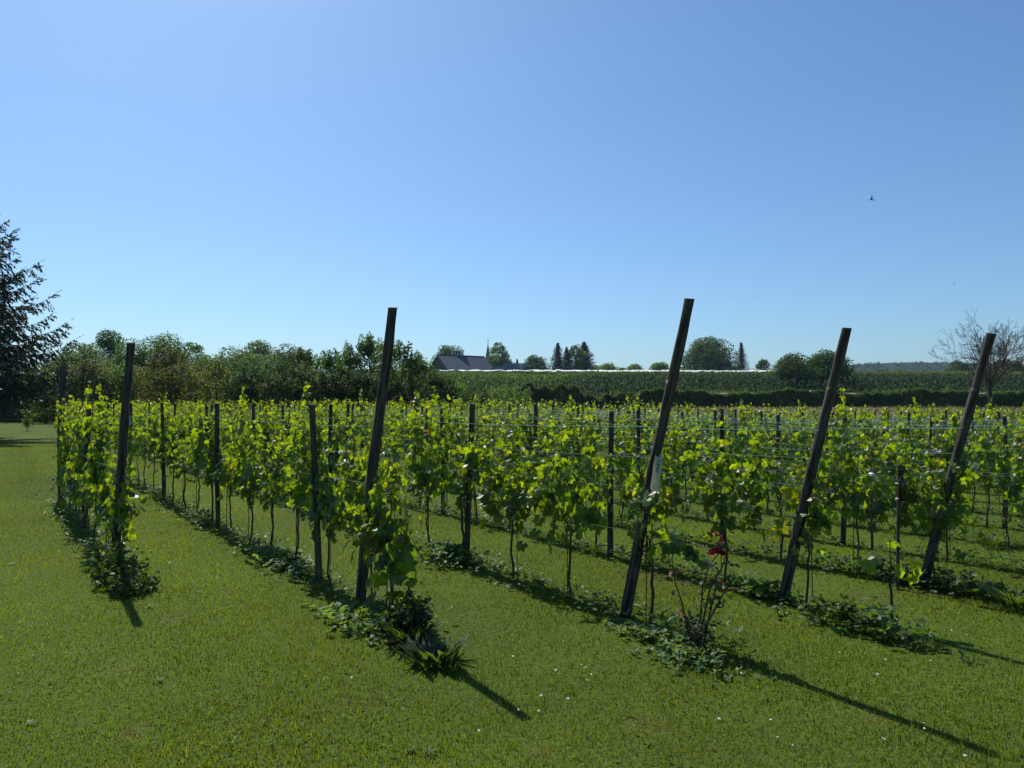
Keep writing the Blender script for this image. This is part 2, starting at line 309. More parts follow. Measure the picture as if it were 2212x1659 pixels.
def end_post(k, s, sign=-1, h=None, t=None, label=None, r=.043, wires=(1.02, 1.3, 1.62, 1.98)):
    x, y = rpos(k, s); h = h or END_H[k]; t = END_T[k] if t is None else t
    o = empty('vineyard_end_post', (x, y, gz(x, y))); tag(o, label or END_LAB[k], 'post', 'leaning end posts of the vineyard rows')
    lv = U * sign * t if not (k == 1 and sign < 0) else np.array([.34, -.38])
    d = Vector((lv[0], lv[1], math.sqrt(max(h * h - t * t, .1))))
    q = Vector((0, 0, 1)).rotation_difference(d.normalized())
    o.rotation_mode = 'QUATERNION'; o.rotation_quaternion = q
    post_shaft(h, r, 40 + k * 7 + int(s)).obj('shaft', M_post, o, True)
    for i, z in enumerate(wires): wire_loop(r * 1.07 - .05 * r * z / h * 2, z, 2 + i % 2, k * 9 + i).obj('wire_loop', M_dullw, o)
    return o, d.normalized(), Vector((x, y, gz(x, y)))
ends = {}
for k in range(1, 6): ends[k] = end_post(k, row_start(k))
end_post(1, 15.7, 1, 2.38, .12, 'tall upright post at the far end of the short row beside the lawn', .05)
P1 = {1: 11.98, 2: 7.05, 3: 6.95, 4: 6.4, 5: 6.09, 6: 5.45, 7: 5.1, 8: 4.8}
protos = [post_shaft(1.75, .033, 300 + i, sides=10, rings=12).mesh('vineyard_post', M_post, True) for i in range(6)]
npost = 0
for k in range(1, 40):
    s = P1.get(k, 4.7); j = 0; e = row_end(k)
    while s < e - .8:
        x, y = rpos(k, s); j += 1
        if inview(x, y, .3):
            o = bpy.data.objects.new('vineyard_post', protos[(k * 5 + j) % 6]); COL.objects.link(o); o.location = (x, y, gz(x, y))
            o.rotation_euler = (random.gauss(0, .018), random.gauss(0, .018) - (.03 if k == 2 and j == 1 else 0), random.uniform(0, 6)); npost += 1
            sc_ = 1.0 if k < 4 else random.uniform(.95, 1.01); o.scale = (1, 1, sc_)
            lab = 'dark wooden stake, %s behind the end of %s' % (ORD[j], rowname(k)) if k <= 12 and j <= 12 else 'slim dark stake deep among the far vine rows'
            tag(o, lab, 'post', 'upright stakes in the vine rows' if 'far vine' not in lab else 'slim stakes deep in the vineyard')
        s += 3.85 + (0 if k < 6 else random.uniform(-.15, .15))
        if k == 1 and j == 1: s = 99

# ---------------------------------------------------------------- wires
WZ = {0: .70, 1: 1.02, 2: 1.06, 3: 1.30, 4: 1.55}
WN = ['lowest', 'second', 'third', 'fourth', 'top']
for k in range(1, 15):
    e = min(row_end(k), row_start(k) + 34); s0 = row_start(k)
    for i, z in WZ.items():
        if k > 8 and i in (2, 0): continue
        ss = np.arange(s0, e, .96); off = (.045 if i % 2 else -.045)
        pts = []
        for s in ss:
            x, y = rpos(k, s); sag = -.02 * math.sin((s - s0) * math.pi / 3.85) ** 2 + random.gauss(0, .004)
            pts.append((x + NV[0] * off, y + NV[1] * off, gz(x, y) + z + sag))
        if k in ends:
            _, dr, bp = ends[k]; q = bp + dr * ((z + .02) / dr.z); q = q + Vector((NV[0] * off, NV[1] * off, 0)); pts[0] = tuple(q)
        mb = MB(); P = np.array(pts); mb.tube(P, .0021 + .00008 * P[:, 1], 3, cap=False)
        tag(mb.obj('trellis_wire', M_wire), 'thin shiny wire, %s from the ground, along %s' % (WN[i], rowname(k)) if i else 'thin shiny wire, lowest one along %s' % rowname(k), 'wire', 'wires strung along the vine rows')
for k in range(1, 6):               # anchor stays
    _, dr, bp = ends[k]; a = bp + dr * 1.95; x, y = rpos(k, row_start(k) - 1.35); mb = MB()
    mb.tube([tuple(a), (x, y, gz(x, y))], .0008, 3, cap=False)
    tag(mb.obj('anchor_wire', M_dullw), 'thin stay from post top to ground, ' + ['beside the open lawn', 'above the dark dock clump', 'by the rose bush', 'right of the rose bush', 'of the rightmost leaning post'][k - 1], 'wire', 'anchor stays of the end posts')
# ratchet tensioners on the wires
def tensioner():
    o = empty('wire_tensioner'); mb = MB()
    a = np.linspace(0, 2 * np.pi, 17); mb.tube(np.stack([.045 * np.cos(a), .0 * a, .016 * np.sin(a)], 1), .004, 5, cap=False); mb.obj('frame', M_wire, o)
    mb = MB(); mb.tube([(0, -.02, 0), (0, .02, 0)], [.011, .011], 8); mb.tube([(0, .006, 0), (0, .012, 0)], .017, 10); mb.obj('spool', M_white, o, True); return o
tp = tensioner(); spots = [(2, .45, 1.30, 'near the top wire left of the thick dark post'), (2, .55, 1.04, 'left of the thick dark post at mid height'), (2, .7, .70, 'low on the wire left of the thick dark post'),
    (4, .8, 1.04, 'left of the first leaning post right of the tag'), (4, 1.6, 1.30, 'high on the wire behind the first post right of the tag'), (5, .9, .72, 'low on the wire left of the rightmost leaning post'), (5, .5, 1.06, 'close beside the rightmost leaning post at mid height'), (6, 1.2, .70, 'low on the wire right of the rightmost leaning post')]
for i, (k, ds, z, lab) in enumerate(spots):
    o = tp if i == 0 else copy_tree(tp); x, y = rpos(k, row_start(k) + ds); o.location = (x, y, gz(x, y) + z); o.rotation_euler = (random.uniform(-.5, .5), 0, UANG)
    tag(o, 'small metal ratchet ' + lab, 'wire tensioner', 'ratchets tightening the vine wires')

# ---------------------------------------------------------------- vines
def vine_parts(seed, h=1.8, cord=.74, half=.38, ns=8, hi=True, low=.55, dens=1.0, yel=.12, grapes=3, arm=None, leafs=1.0):
    global rng
    save = rng; rng = np.random.default_rng(seed); g = rng
    tr, ca, fo, gr = MB(), MB(), MB(), []
    n = 9; z = np.linspace(-.02, cord, n); w = np.cumsum(g.normal(0, .010, (n, 2)), 0); w -= np.linspace(0, 1, n)[:, None] * w[-1] * .6
    pts = np.column_stack([w, z]); tr.tube(pts, np.linspace(.0125, .0085, n) * g.uniform(.85, 1.25), 7); head = pts[-1]
    st = g.uniform(-.04, .04, 2); tr.tube([(st[0], st[1], -.02), (st[0] * .5, st[1], cord + .35)], .0045, 5)
    P, N, T, S, C = [], [], [], [], []
    def leaf(p, s, zrel, outw):
        P.append(p); N.append(outw + np.array([0, 0, g.uniform(.0, .8)]) + g.normal(0, .32, 3)); T.append(np.array([0, 0, -1.]) + outw * .7 + g.normal(0, .35, 3)); S.append(s)
        r = g.uniform()
        young = np.clip((zrel - .55) * 1.3, 0, 1)
        c = np.array([.038, .078, .019]) * (1 - young) + np.array([.064, .108, .022]) * young
        if r < yel: c = np.array([.066, .096, .016])
        elif r < yel * 1.04: c = np.array([.045, .042, .02])
        C.append(c * g.uniform(.6, 1.3))
    starts = list(np.linspace(-half, half, ns) + g.normal(0, .03, ns))
    A = [(-half, 0, cord + .04), (-half * .5, 0, cord + .07), (head[0], head[1], cord), (half * .5, 0, cord + .07), (half, 0, cord + .04)]
    ca.tube(A, [.005, .006, .008, .006, .005], 5, c=(.5, .4, .6))
    for x0 in starts:
        L = (h - cord) * g.uniform(.5, 1.02) * (1.22 if g.uniform() < .2 else 1); m = 10
        t = np.linspace(0, 1, m); y_ = np.cumsum(g.normal(0, .020, m)); x_ = x0 + np.cumsum(g.normal(0, .024, m))
        zz = cord + .05 + L * t; droop = g.uniform() < .18
        if droop: y_ += np.sign(g.normal()) * .35 * t ** 2.2; zz = cord + .05 + L * (t - .55 * t ** 3)
        sp = np.column_stack([x_, y_, zz]); ca.tube(sp, np.linspace(.0042, .0018, m), 4, cap=False)
        nl = int(L / .050 * dens * leafs * g.uniform(.6, 1.15))
        for i in range(nl):
            u = (i + g.uniform(0, .8)) / nl; p = np.array([np.interp(u, t, sp[:, a]) for a in range(3)])
            az = g.choice([-1, 1]) * np.pi / 2 + g.normal(0, .8); ow = np.array([math.cos(az), math.sin(az), 0]); size = g.uniform(.095, .168) * (1 - .6 * u ** 2.5)
            pet = g.uniform(.02, .085) * (1 - .5 * u); pp = p + ow * pet + np.array([0, 0, g.uniform(-.02, .03)])
            if u > .93: pp = p
            leaf(pp, size, u, ow)
            if hi and size > .07: ca.segs([p], [pp], .0013, .0013, (.9, .7, .5))
    nlow = int(40 * dens * leafs * (half / .48))
    for i in range(nlow):             # laterals and hanging leaves round the fruit zone
        az = g.choice([-1, 1]) * np.pi / 2 + g.normal(0, .7); ow = np.array([math.cos(az), math.sin(az), 0])
        p = np.array([g.uniform(-half, half), 0, g.triangular(low, cord + .12, cord + .45)]) + ow * g.uniform(.03, .17); leaf(p, g.uniform(.09, .165), .1, ow)
    if arm:                            # one cane trained out low to the side
        m = 10; t = np.linspace(0, 1, m); sp = np.column_stack([head[0] + arm * t, -.03 + .06 * t, cord - .06 + .12 * np.sin(t * 2.6)]); ca.tube(sp, np.linspace(.006, .003, m), 5)
        for i in range(17):
            u = g.uniform(.1, 1); p = np.array([np.interp(u, t, sp[:, a]) for a in range(3)]); az = -np.pi / 2 + g.normal(0, .7); ow = np.array([math.cos(az), math.sin(az), 0]); leaf(p + ow * .04 - [0, 0, g.uniform(0, .09)], g.uniform(.10, .155), .3, ow)
    fo.leaves(np.array(P), np.array(N), np.array(T), np.array(S) * (1.0 if hi else 1.12), np.array(C), LEAF_HI if hi else LEAF_LO)
    ico = ICO
    for i in range(grapes):
        b = MB(); cx_ = np.array([g.uniform(-half * .8, half * .8), g.uniform(-.06, .06), g.uniform(cord - .08, cord + .06)])
        for j in range(34 if hi else 14):
            t = g.uniform(0, 1); r_ = .034 * (1 - .75 * t) + .006; a = g.uniform(0, 6.28); q = cx_ + [r_ * math.cos(a), r_ * math.sin(a), -.12 * t]
            b.add(ico[0] * (.0085 if hi else .013) + q, ico[1], jit((.16, .19, .045), 1)[0] if g.uniform() > .15 else (.14, .11, .06))
        gr.append(b)
    rng = save
    return tr, ca, fo, gr
p_ = (1 + 5 ** .5) / 2
_iv = unit(np.array([(-1, p_, 0), (1, p_, 0), (-1, -p_, 0), (1, -p_, 0), (0, -1, p_), (0, 1, p_), (0, -1, -p_), (0, 1, -p_), (p_, 0, -1), (p_, 0, 1), (-p_, 0, -1), (-p_, 0, 1)], float))
ICO = (_iv, np.array([[0, 11, 5], [0, 5, 1], [0, 1, 7], [0, 7, 10], [0, 10, 11], [1, 5, 9], [5, 11, 4], [11, 10, 2], [10, 7, 6], [7, 1, 8], [3, 9, 4], [3, 4, 2], [3, 2, 6], [3, 6, 8], [3, 8, 9], [4, 9, 5], [2, 4, 11], [6, 2, 10], [8, 6, 7], [9, 8, 1]]))
def vine_proto(hi=True, **kw):
    tr, ca, fo, gr = vine_parts(hi=hi, **kw); return (tr.mesh('trunk', M_vbark, True), ca.mesh('shoots', M_cane), fo.mesh('foliage', M_vine), [b.mesh('grape_bunch', M_grape, True) for b in gr])
NEAR = [vine_proto(seed=100 + i, h=random.choice([1.3, 1.55, 1.7, 1.8, 1.9]), half=random.uniform(.12, .33), ns=random.choice([3, 4, 5, 6, 7]), dens=random.uniform(.8, 1.15), yel=random.choice([.02, .03, .03, .12]), low=random.uniform(.45, .68)) for i in range(14)]
LUSH = [vine_proto(seed=150 + i, h=1.8, cord=.5, half=.34, ns=8, dens=1.15, yel=.04, low=.15) for i in range(3)]
BIG = [vine_proto(seed=160 + i, h=[1.78, 1.7, 1.82, 1.72][i], cord=[.66, .7, .72, .62][i], half=[.46, .42, .36, .44][i], ns=7, dens=1.2, yel=.05, low=.42) for i in range(4)]
LOWV = [vine_proto(seed=170, h=1.15, cord=.66, half=.14, ns=3, dens=.9, low=.5, arm=.62, leafs=.8, yel=.03), vine_proto(seed=171, h=1.25, cord=.5, half=.30, ns=6, dens=1.25, low=.12, yel=.06), vine_proto(seed=172, h=1.2, cord=.62, half=.2, ns=4, dens=1.0, low=.45),
        vine_proto(seed=173, h=.72, cord=.34, half=.10, ns=2, dens=.8, low=.25, grapes=0, leafs=.5), vine_proto(seed=174, h=1.42, cord=.55, half=.42, ns=6, dens=1.25, low=.25, yel=.08)]
TALL = [vine_proto(seed=180 + i, h=2.15, ns=6, half=.30, dens=1.1, yel=.03, low=.6) for i in range(2)]
MID = [vine_proto(False, seed=200 + i, h=random.choice([1.35, 1.6, 1.7, 1.8, 1.92]), half=random.uniform(.14, .34), ns=random.choice([3, 4, 5, 6, 7]), dens=random.uniform(.8, 1.2), yel=.05, grapes=1) for i in range(14)]
vines = []
for k in range(1, 60):
    s = row_start(k) - .22; e = row_end(k) - .15; j = 0
    extra = {2: [5.45], 4: [3.16]}.get(k, [])
    for sx in extra: vines.append((k, 0, sx))
    while s < e:
        x, y = rpos(k, s); j += 1
        if inview(x, y): vines.append((k, j, s))
        s += .9
info = sorted([(rpos(k, s)[1], k, j, s) for k, j, s in vines])
gr_near, gr_far = 'grapevines along the near trellis rows', 'small vines packed in the far rows'
for d, k, j, s in info[:300]:
    jx = random.gauss(0, .03); x, y = rpos(k, s + jx); rz = UANG + (math.pi if random.random() < .5 else 0) + random.gauss(0, .05)
    sc_ = (random.uniform(.88, 1.08), random.uniform(.85, 1.15), random.uniform(.9, 1.06))
    pr = random.choice(NEAR if d < 15 else MID)
    if k == 1: pr = LUSH[j % 3] if j > 4 else {1: LOWV[1], 2: LOWV[4], 3: TALL[1], 4: LOWV[4]}[j]
    if k == 2 and j == 0: pr = LOWV[1]
    if k == 3 and j == 1: pr, rz, sc_ = LOWV[0], UANG + math.pi, (1, 1, 1)
    if k == 4 and j == 0: pr = LOWV[3]
    if k == 4 and j == 1: pr = LOWV[2]
    if k == 3 and j in (2, 3) or k == 2 and j in (2, 5) or k == 4 and j in (2, 3, 5) or k == 5 and j in (1, 2, 4): pr = BIG[(j + k) % 4]
    if k == 3 and j == 5 or k == 2 and j == 3: pr = TALL[k % 2]
    if k == 2 and j == 1: pr = LOWV[4]
    if d > 9 and k not in (1,) and random.random() < .13: pr = random.choice(LOWV[1:3] + LOWV[4:])
    o = empty('grapevine', (x, y, gz(x, y)), rz); o.scale = sc_
    for nm, me in (('trunk', pr[0]), ('shoots', pr[1]), ('foliage', pr[2])):
        if nm == 'shoots' and d > 16: continue
        c = bpy.data.objects.new(nm, me); COL.objects.link(c); c.parent = o
    if d < 12:
        for me in pr[3]: c = bpy.data.objects.new('grape_bunch', me); COL.objects.link(c); c.parent = o
    if j == 0: lab = 'leafy vine drooping beside the dark dock clump' if k == 2 else 'young thin vine with one pale leaf, outermost of its row'
    elif k <= 12 and j <= 20: lab = 'leafy vine, %s from the near end of %s' % (ORD[j], rowname(k))
    else: lab = 'small leafy vine among the packed far rows'
    tag(o, lab, 'grapevine', gr_far if 'packed far' in lab else gr_near)
rest = info[300:]; mb = MB()
for d, k, j, s in rest:
    x, y = rpos(k, s); z0 = gz(x, y); n = 170 if d < 35 else 120; sz = .105 + .0011 * d
    nt = 5; tt = rng.integers(0, nt, n); tx = rng.uniform(-.36, .36, nt); hh = rng.uniform(1.0, 2.0, nt) * rng.uniform(.94, 1.04)
    u = rng.uniform(0, 1, n); lx = tx[tt] + rng.normal(0, .10, n) * (1.15 - u); ly = rng.normal(0, .10, n) * (1.2 - .8 * u); lz = .55 + (hh[tt] - .55) * u
    P = np.stack([x + lx * U[0] + ly * NV[0], y + lx * U[1] + ly * NV[1], z0 + lz], 1)
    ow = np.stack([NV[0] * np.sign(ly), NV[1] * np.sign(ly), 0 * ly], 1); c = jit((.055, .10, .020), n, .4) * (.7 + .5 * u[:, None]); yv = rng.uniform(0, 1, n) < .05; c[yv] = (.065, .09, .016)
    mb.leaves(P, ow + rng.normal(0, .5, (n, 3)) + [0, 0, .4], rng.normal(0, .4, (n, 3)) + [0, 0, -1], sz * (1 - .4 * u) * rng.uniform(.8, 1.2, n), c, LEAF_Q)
    mb.segs([(x, y, z0)], [(x, y, z0 + .75)], .018, .014, (.05, .04, .03))
tag(mb.obj('distant_vines', M_vine), 'mass of yellow-green vines at the back of the vineyard', 'vines', kind='stuff')
print('vines', len(info), 'posts', npost)

# ---------------------------------------------------------------- weeds below the rows
mb = MB()
for k in range(1, 34):
    s = row_start(k) - .9; e = min(row_end(k), 44)
    while s < e:
        x, y = rpos(k, s)
        if inview(x, y) and y < 36:
            m = 1 if y < 14 else .5; dn = .5 + .5 * math.sin(s * 1.9 + k * 2.3) + .3 * math.sin(s * 5 + k); r = .16
            nn = max(0, int(m * (10 + 15 * dn)))
            if nn:
                P = np.stack([rng.normal(0, r * .75, nn), rng.normal(0, r, nn)], 1) @ np.stack([NV * 1.1, U]) + [x, y]
                up = rng.uniform(.01, .09, nn) * (.5 + dn); P3 = np.column_stack([P, ground_z(P[:, 0], P[:, 1]) + up])
                th = rng.uniform(0, 6.28, nn); T = np.stack([np.cos(th), np.sin(th), rng.uniform(.0, .9, nn)], 1)
                if rng.uniform() < .4: mb.leaves(P3, np.stack([-np.cos(th) * .3, -np.sin(th) * .3, 1 + 0 * th], 1) + rng.normal(0, .2, (nn, 3)), T, rng.uniform(.06, .13, nn) * (1 if y < 14 else 1.4), jit((.066, .13, .034), nn, .35), LANCE)
                else: mb.leaves(P3 + [0, 0, .03], rng.normal(0, .3, (nn, 3)) + [0, 0, 1], T, rng.uniform(.03, .065, nn) * (1 if y < 14 else 1.5), jit((.066, .125, .038), nn, .35), ROUND)
        s += .13 if y < 14 else .24
tag(mb.obj('weeds', M_weed), 'low broadleaf weeds left growing along the feet of the vine rows', 'weeds', kind='stuff')

def tuft(name, px, py, n, L, spread, col, label, cat, tpl=LANCE, upr=1.2, width=1.0, part='leaves', ext=(1, 1), wild=.25):
    d = 2800 / (py - 872); x, y = (px - 1106) / FPX * d, d; o = empty(name, (x, y, gz(x, y))); mb = MB()
    th = rng.uniform(0, 6.28, n); rr = spread * np.sqrt(rng.uniform(0, 1, n)); P = np.stack([rr * np.cos(th) * ext[0], rr * np.sin(th) * ext[1], 0 * th], 1)
    P = np.stack([P[:, 0] * NV[0] + P[:, 1] * U[0], P[:, 0] * NV[1] + P[:, 1] * U[1], P[:, 2]], 1)
    t2 = th + rng.normal(0, .7, n); T = np.stack([np.cos(t2), np.sin(t2), rng.uniform(.4, 1.6, n) * upr], 1); T = unit(T) + rng.normal(0, wild, (n, 3)); T[:, 2] = np.abs(T[:, 2]); N = np.stack([-np.cos(t2), -np.sin(t2), .7 + 0 * t2], 1)
    tv = tpl[0].copy(); tv[:, 0] *= width
    mb.leaves(P, N, T, rng.uniform(.45, 1, n) * L, jit(col, n, .35), (tv, tpl[1])); mb.obj(part, M_weed, o)
    st = MB(); q = P[::6]; st.segs(q, q + unit(T[::6]) * L * .5, .004, .003, (.5, .6, .3)); st.obj('stems', M_cane, o)
    return tag(o, label, cat)
tuft('dock_clump', 885, 1385, 110, .31, .11, (.03, .055, .02), 'tall dark clump of dock leaves in front of the thick leaning post', 'weed clump', ext=(1, 1.25), upr=2.6, width=.42, wild=.55)
tuft('dock_clump', 940, 1425, 130, .22, .16, (.04, .07, .03), 'smaller dark weed clump in the shadow foot of the dock leaves', 'weed clump', width=.7)
def bushy(name, px, py, n, r, h, size, col, label, cat='weed clump'):
    d = 2800 / (py - 872); x, y = (px - 1106) / FPX * d, d; o = empty(name, (x, y, gz(x, y))); k = 34; a = rng.uniform(0, 6.28, k); rr = r * np.sqrt(rng.uniform(0, 1, k)); B = np.stack([rr * np.cos(a), rr * np.sin(a), 0 * a], 1); Tp = B * 1.35 + rng.normal(0, .03, (k, 3)); Tp[:, 2] = h * rng.uniform(.5, 1.05, k) * (1.1 - rr / r * .5)
    st = MB(); st.segs(B, Tp, .003, .0015, (.5, .6, .3)); st.obj('stems', M_cane, o); i = rng.integers(0, k, n); u = rng.uniform(.05, 1, n)[:, None]; P = B[i] + (Tp[i] - B[i]) * u + rng.normal(0, .02, (n, 3)); P[:, 2] = np.maximum(P[:, 2], .01); D = rdir(n) * [1, 1, .5]
    mb = MB(); tv = LANCE[0].copy(); tv[:, 0] *= 2.2; mb.leaves(P, rdir(n) + [0, 0, .5], D, size * rng.uniform(.6, 1.2, n), jit(col, n, .35), (tv, LANCE[1])); mb.obj('leaves', M_weed, o); return tag(o, label, cat)
bushy('dock_clump', 890, 1370, 1100, .16, .36, .05, (.028, .052, .02), 'dark bushy weeds round the tall dock leaves')
bushy('nettle_clump', 262, 1262, 620, .17, .42, .065, (.034, .062, .02), 'dark nettle clump at the foot of the post beside the lawn')
bushy('nettle_clump', 292, 1278, 420, .17, .26, .06, (.036, .066, .022), 'low dark weeds in front of the nettles beside the lawn')
bushy('nettle_clump', 238, 1225, 260, .14, .22, .06, (.06, .11, .03), 'lighter green weeds left of the nettles beside the lawn')
def mallow(px, py, n, ext, label, col=(.045, .085, .025), lift=.16, size=.075):
    d = 2800 / (py - 872); x, y = (px - 1106) / FPX * d, d; o = empty('mallow_patch', (x, y, gz(x, y))); mb = MB()
    a = rng.normal(0, ext[0] * .85, n); b = rng.normal(0, ext[1] * .8, n); P = np.stack([a * NV[0] + b * U[0], a * NV[1] + b * U[1], rng.uniform(.02, lift, n) * np.exp(-(b / ext[1]) ** 2 * .3)], 1)
    mb.leaves(P, rng.normal(0, .45, (n, 3)) + [0, 0, 1], rdir(n), rng.uniform(.6, 1.2, n) * size, jit(col, n, .3), ROUND); mb.obj('leaves', M_weed, o)
    st = MB(); st.segs(P[::2] * [1, 1, 0], P[::2], .002, .002, (.5, .6, .3)); st.obj('stems', M_cane, o); return tag(o, label, 'weeds')
mallow(1855, 1355, 260, (.11, .38), 'dark mallow patch in front of the first post right of the tag', lift=.24)
mallow(1640, 1275, 150, (.12, .24), 'bright green leafy patch left of the first post right of the tag', col=(.06, .12, .025))
mallow(1490, 1425, 170, (.13, .22), 'grey-green round mallow leaves under the rose bush', col=(.085, .14, .06), lift=.1, size=.055)
mallow(1400, 1375, 150, (.10, .25), 'silvery round leaves creeping in front of the tagged post', col=(.095, .15, .07), lift=.08, size=.06)
mallow(2050, 1265, 220, (.16, .38), 'dark leafy weeds round the foot of the rightmost leaning post', lift=.2)
mallow(1905, 1235, 200, (.14, .34), 'dark leafy weeds round the slim stake with the bottle', lift=.2)
mallow(780, 1345, 170, (.12, .35), 'silvery broad leaves creeping left of the dock clump', col=(.09, .15, .065), lift=.1, size=.08)
mallow(610, 1215, 200, (.13, .5), 'silvery broadleaf patch below the vines left of the thick post', col=(.085, .14, .06), lift=.12, size=.09)
mallow(975, 1215, 170, (.14, .2), 'leafy green patch beside the slim stake behind the thick post', col=(.055, .11, .025), lift=.2, size=.09)
tuft('daylily', 2180, 1305, 110, .34, .09, (.055, .10, .02), 'arching strap-leaved tuft at the right edge of the lawn', 'plant', upr=.75, width=.35)
tuft('daylily', 2135, 1168, 60, .32, .09, (.045, .08, .02), 'dark strap-leaved tuft among the weeds behind the bare ground', 'plant', upr=1.0, width=.35)
tuft('grass_tuft', 1590, 1258, 90, .25, .12, (.04, .08, .02), 'dark grass tuft behind the rose flower at a vine foot', 'grass tuft', upr=1.3, width=.2)
tuft('grass_tuft', 975, 1445, 16, .13, .04, (.10, .17, .03), 'bright grass tuft in front of the dock clump', 'grass tuft', upr=1.5, width=.3)

# ---------------------------------------------------------------- rose bush
d = 2800 / (1398 - 872); rx = (1500 - 1106) / FPX * d; rz0 = gz(rx, d)
rose = empty('rose_bush', (rx, d, rz0)); tag(rose, 'thin leggy rose bush with one dark red bloom beside the tagged post', 'rose bush')
def rp(px, py): return np.array([(px - 1106) / FPX * d - rx, 0, CAMZ + (872 - py) / FPX * d - rz0])
stems = [[(1493, 1400), (1478, 1340), (1466, 1290), (1450, 1250), (1443, 1195)], [(1496, 1400), (1508, 1330), (1512, 1260), (1525, 1215), (1545, 1190)], [(1500, 1400), (1515, 1330), (1528, 1260), (1553, 1215), (1560, 1185)],
         [(1500, 1400), (1522, 1345), (1547, 1295), (1566, 1255)], [(1515, 1405), (1527, 1340), (1548, 1265), (1551, 1250)], [(1497, 1398), (1484, 1340), (1470, 1310)]]
mb = MB(); lf = MB(); tips = []
for i, st in enumerate(stems):
    P = np.array([rp(*q) for q in st]); P[:, 1] = np.linspace(0, 1, len(st)) * rng.uniform(-.12, .12) + rng.normal(0, .008, len(st)); P[0, 2] = -.01
    t = np.linspace(0, 1, 12); Q = np.column_stack([np.interp(t, np.linspace(0, 1, len(P)), P[:, a]) for a in range(3)]); mb.tube(Q, np.linspace(.0085, .0034, 12), 6, (.35, .26, .3)); tips.append(Q[-1])
    n = 17; u = rng.uniform(.05, .95, n); q = np.column_stack([np.interp(u, t, Q[:, a]) for a in range(3)]); dr = rdir(n) * [1, 1, .4]
    mb.segs(q, q + dr * .07, .0015, .001, (.9, .6, .4))
    for off in (.03, .055, .075):
        red = (u > .85)[:, None]; c = np.where(red, [[.16, .035, .03]], jit((.045, .065, .04), n, .3))
        lf.leaves(q + dr * off, rng.normal(0, .4, (n, 3)) + [0, 0, 1], dr + rdir(n) * .7, rng.uniform(.028, .05, n), c, (LANCE[0] * [2.6, 1, 1], LANCE[1]))
    thn = 16; u = rng.uniform(.1, .9, thn); q = np.column_stack([np.interp(u, t, Q[:, a]) for a in range(3)]); mb.segs(q, q + rdir(thn) * [1, 1, .1] * .012, .0022, .0002, (.6, .4, .3))
mb.obj('stems', M_cane, rose, True); lf.obj('leaves', M_weed, rose)
tuftc = MB(); n = 60; a = rng.uniform(0, 6.28, n); q = np.stack([.09 * np.cos(a) * rng.uniform(0, 1, n), .09 * np.sin(a), rng.uniform(.02, .22, n)], 1)
tuftc.leaves(q, rng.normal(0, .4, (n, 3)) + [0, 0, 1], rdir(n), rng.uniform(.03, .055, n), jit((.07, .085, .055), n, .3), (LANCE[0] * [3, 1, 1], LANCE[1])); tuftc.obj('low_leaves', M_weed, rose)
fl = MB(); c0 = rp(1545, 1188) + [0, -.02, 0]; n = 46; ph = rng.uniform(0, 6.28, n); rr = np.linspace(.008, .046, n)
q = c0 + np.stack([rr * np.cos(ph), rr * np.sin(ph), .012 - rr * .5], 1); fl.leaves(q, np.stack([np.cos(ph), np.sin(ph), .6 + 0 * ph], 1), np.stack([np.cos(ph) * .5, np.sin(ph) * .5, 1 - rr * 20], 1), .024 + rr * .6, jit((.34, .008, .02), n, .3), (ROUND[0] * [1, 1, 2.2], ROUND[1]))
fl.obj('flower', M_flower, rose, True)
yl = MB(); n = 16; q = rp(1548, 1168) + rng.normal(0, .022, (n, 3)) + [0, 0, .02]; yl.leaves(q, rdir(n) + [0, -.4, .5], rdir(n) + [0, 0, .4], .045, jit((.20, .04, .02), n, .25), (LANCE[0] * [2.4, 1, 1], LANCE[1])); yl.obj('red_leaves', M_weed, rose)
bd = MB()
for px, py in ((1576, 1180), (1497, 1290)): bd.add(ICO[0] * [.007, .007, .011] + rp(px, py), ICO[1], (.5, .7, .4)); bd.segs([rp(px, py)], [rp(px, py + 28) - [.01, 0, 0]], .0015, .0015)
bd.obj('buds', M_cane, rose, True)

# ---------------------------------------------------------------- name tag, small labels, bottle
_, dr, bp = ends[3]
tg = empty('name_tag'); tag(tg, 'cream oblong tag reading P. Blanc on the leaning dark post', 'sign')
M_tag = leafy('tag_board', (1, 1, 1), .4, .5, .4); M_ink = plain('tag_ink', (.05, .045, .035), .7)
Lt, Wt, rc = .295, .064, .019
def rrect(w, h, r, n=7):
    out = []
    for cx_, cy_, a0 in ((w / 2 - r, h / 2 - r, 0), (-w / 2 + r, h / 2 - r, 90), (-w / 2 + r, -h / 2 + r, 180), (w / 2 - r, -h / 2 + r, 270)):
        out += [(cx_ + r * math.cos(R(a0 + 90 * i / (n - 1))), cy_ + r * math.sin(R(a0 + 90 * i / (n - 1)))) for i in range(n)]
    return np.array(out)
o2 = rrect(Wt, Lt, rc); m = len(o2); hc = np.array([0, Lt / 2 - .026]); ha = np.arctan2(o2[:, 1] - hc[1], o2[:, 0]); hole = np.stack([.009 * np.cos(ha), .012 * np.sin(ha) + hc[1]], 1)
mb = MB(); v = []
for yy in (-.003, .003):
    v += [(a, yy, b) for a, b in o2]; v += [(a, yy, b) for a, b in hole]
q = []
for j in range(m):
    k2 = (j + 1) % m; q += [[j, k2, m + k2, m + j], [2 * m + j, 3 * m + j, 3 * m + k2, 2 * m + k2], [j, 2 * m + j, 2 * m + k2, k2], [m + j, m + k2, 3 * m + k2, 3 * m + j]]
mb.quads(v, q, (.66, .62, .42)); mb.obj('board', M_tag, tg)
cu = bpy.data.curves.new('lettering', 'FONT'); cu.body = 'P.Blanc'; cu.size = .038; cu.align_x = 'LEFT'; cu.align_y = 'CENTER'; cu.extrude = .0006; cu.space_character = 1.1
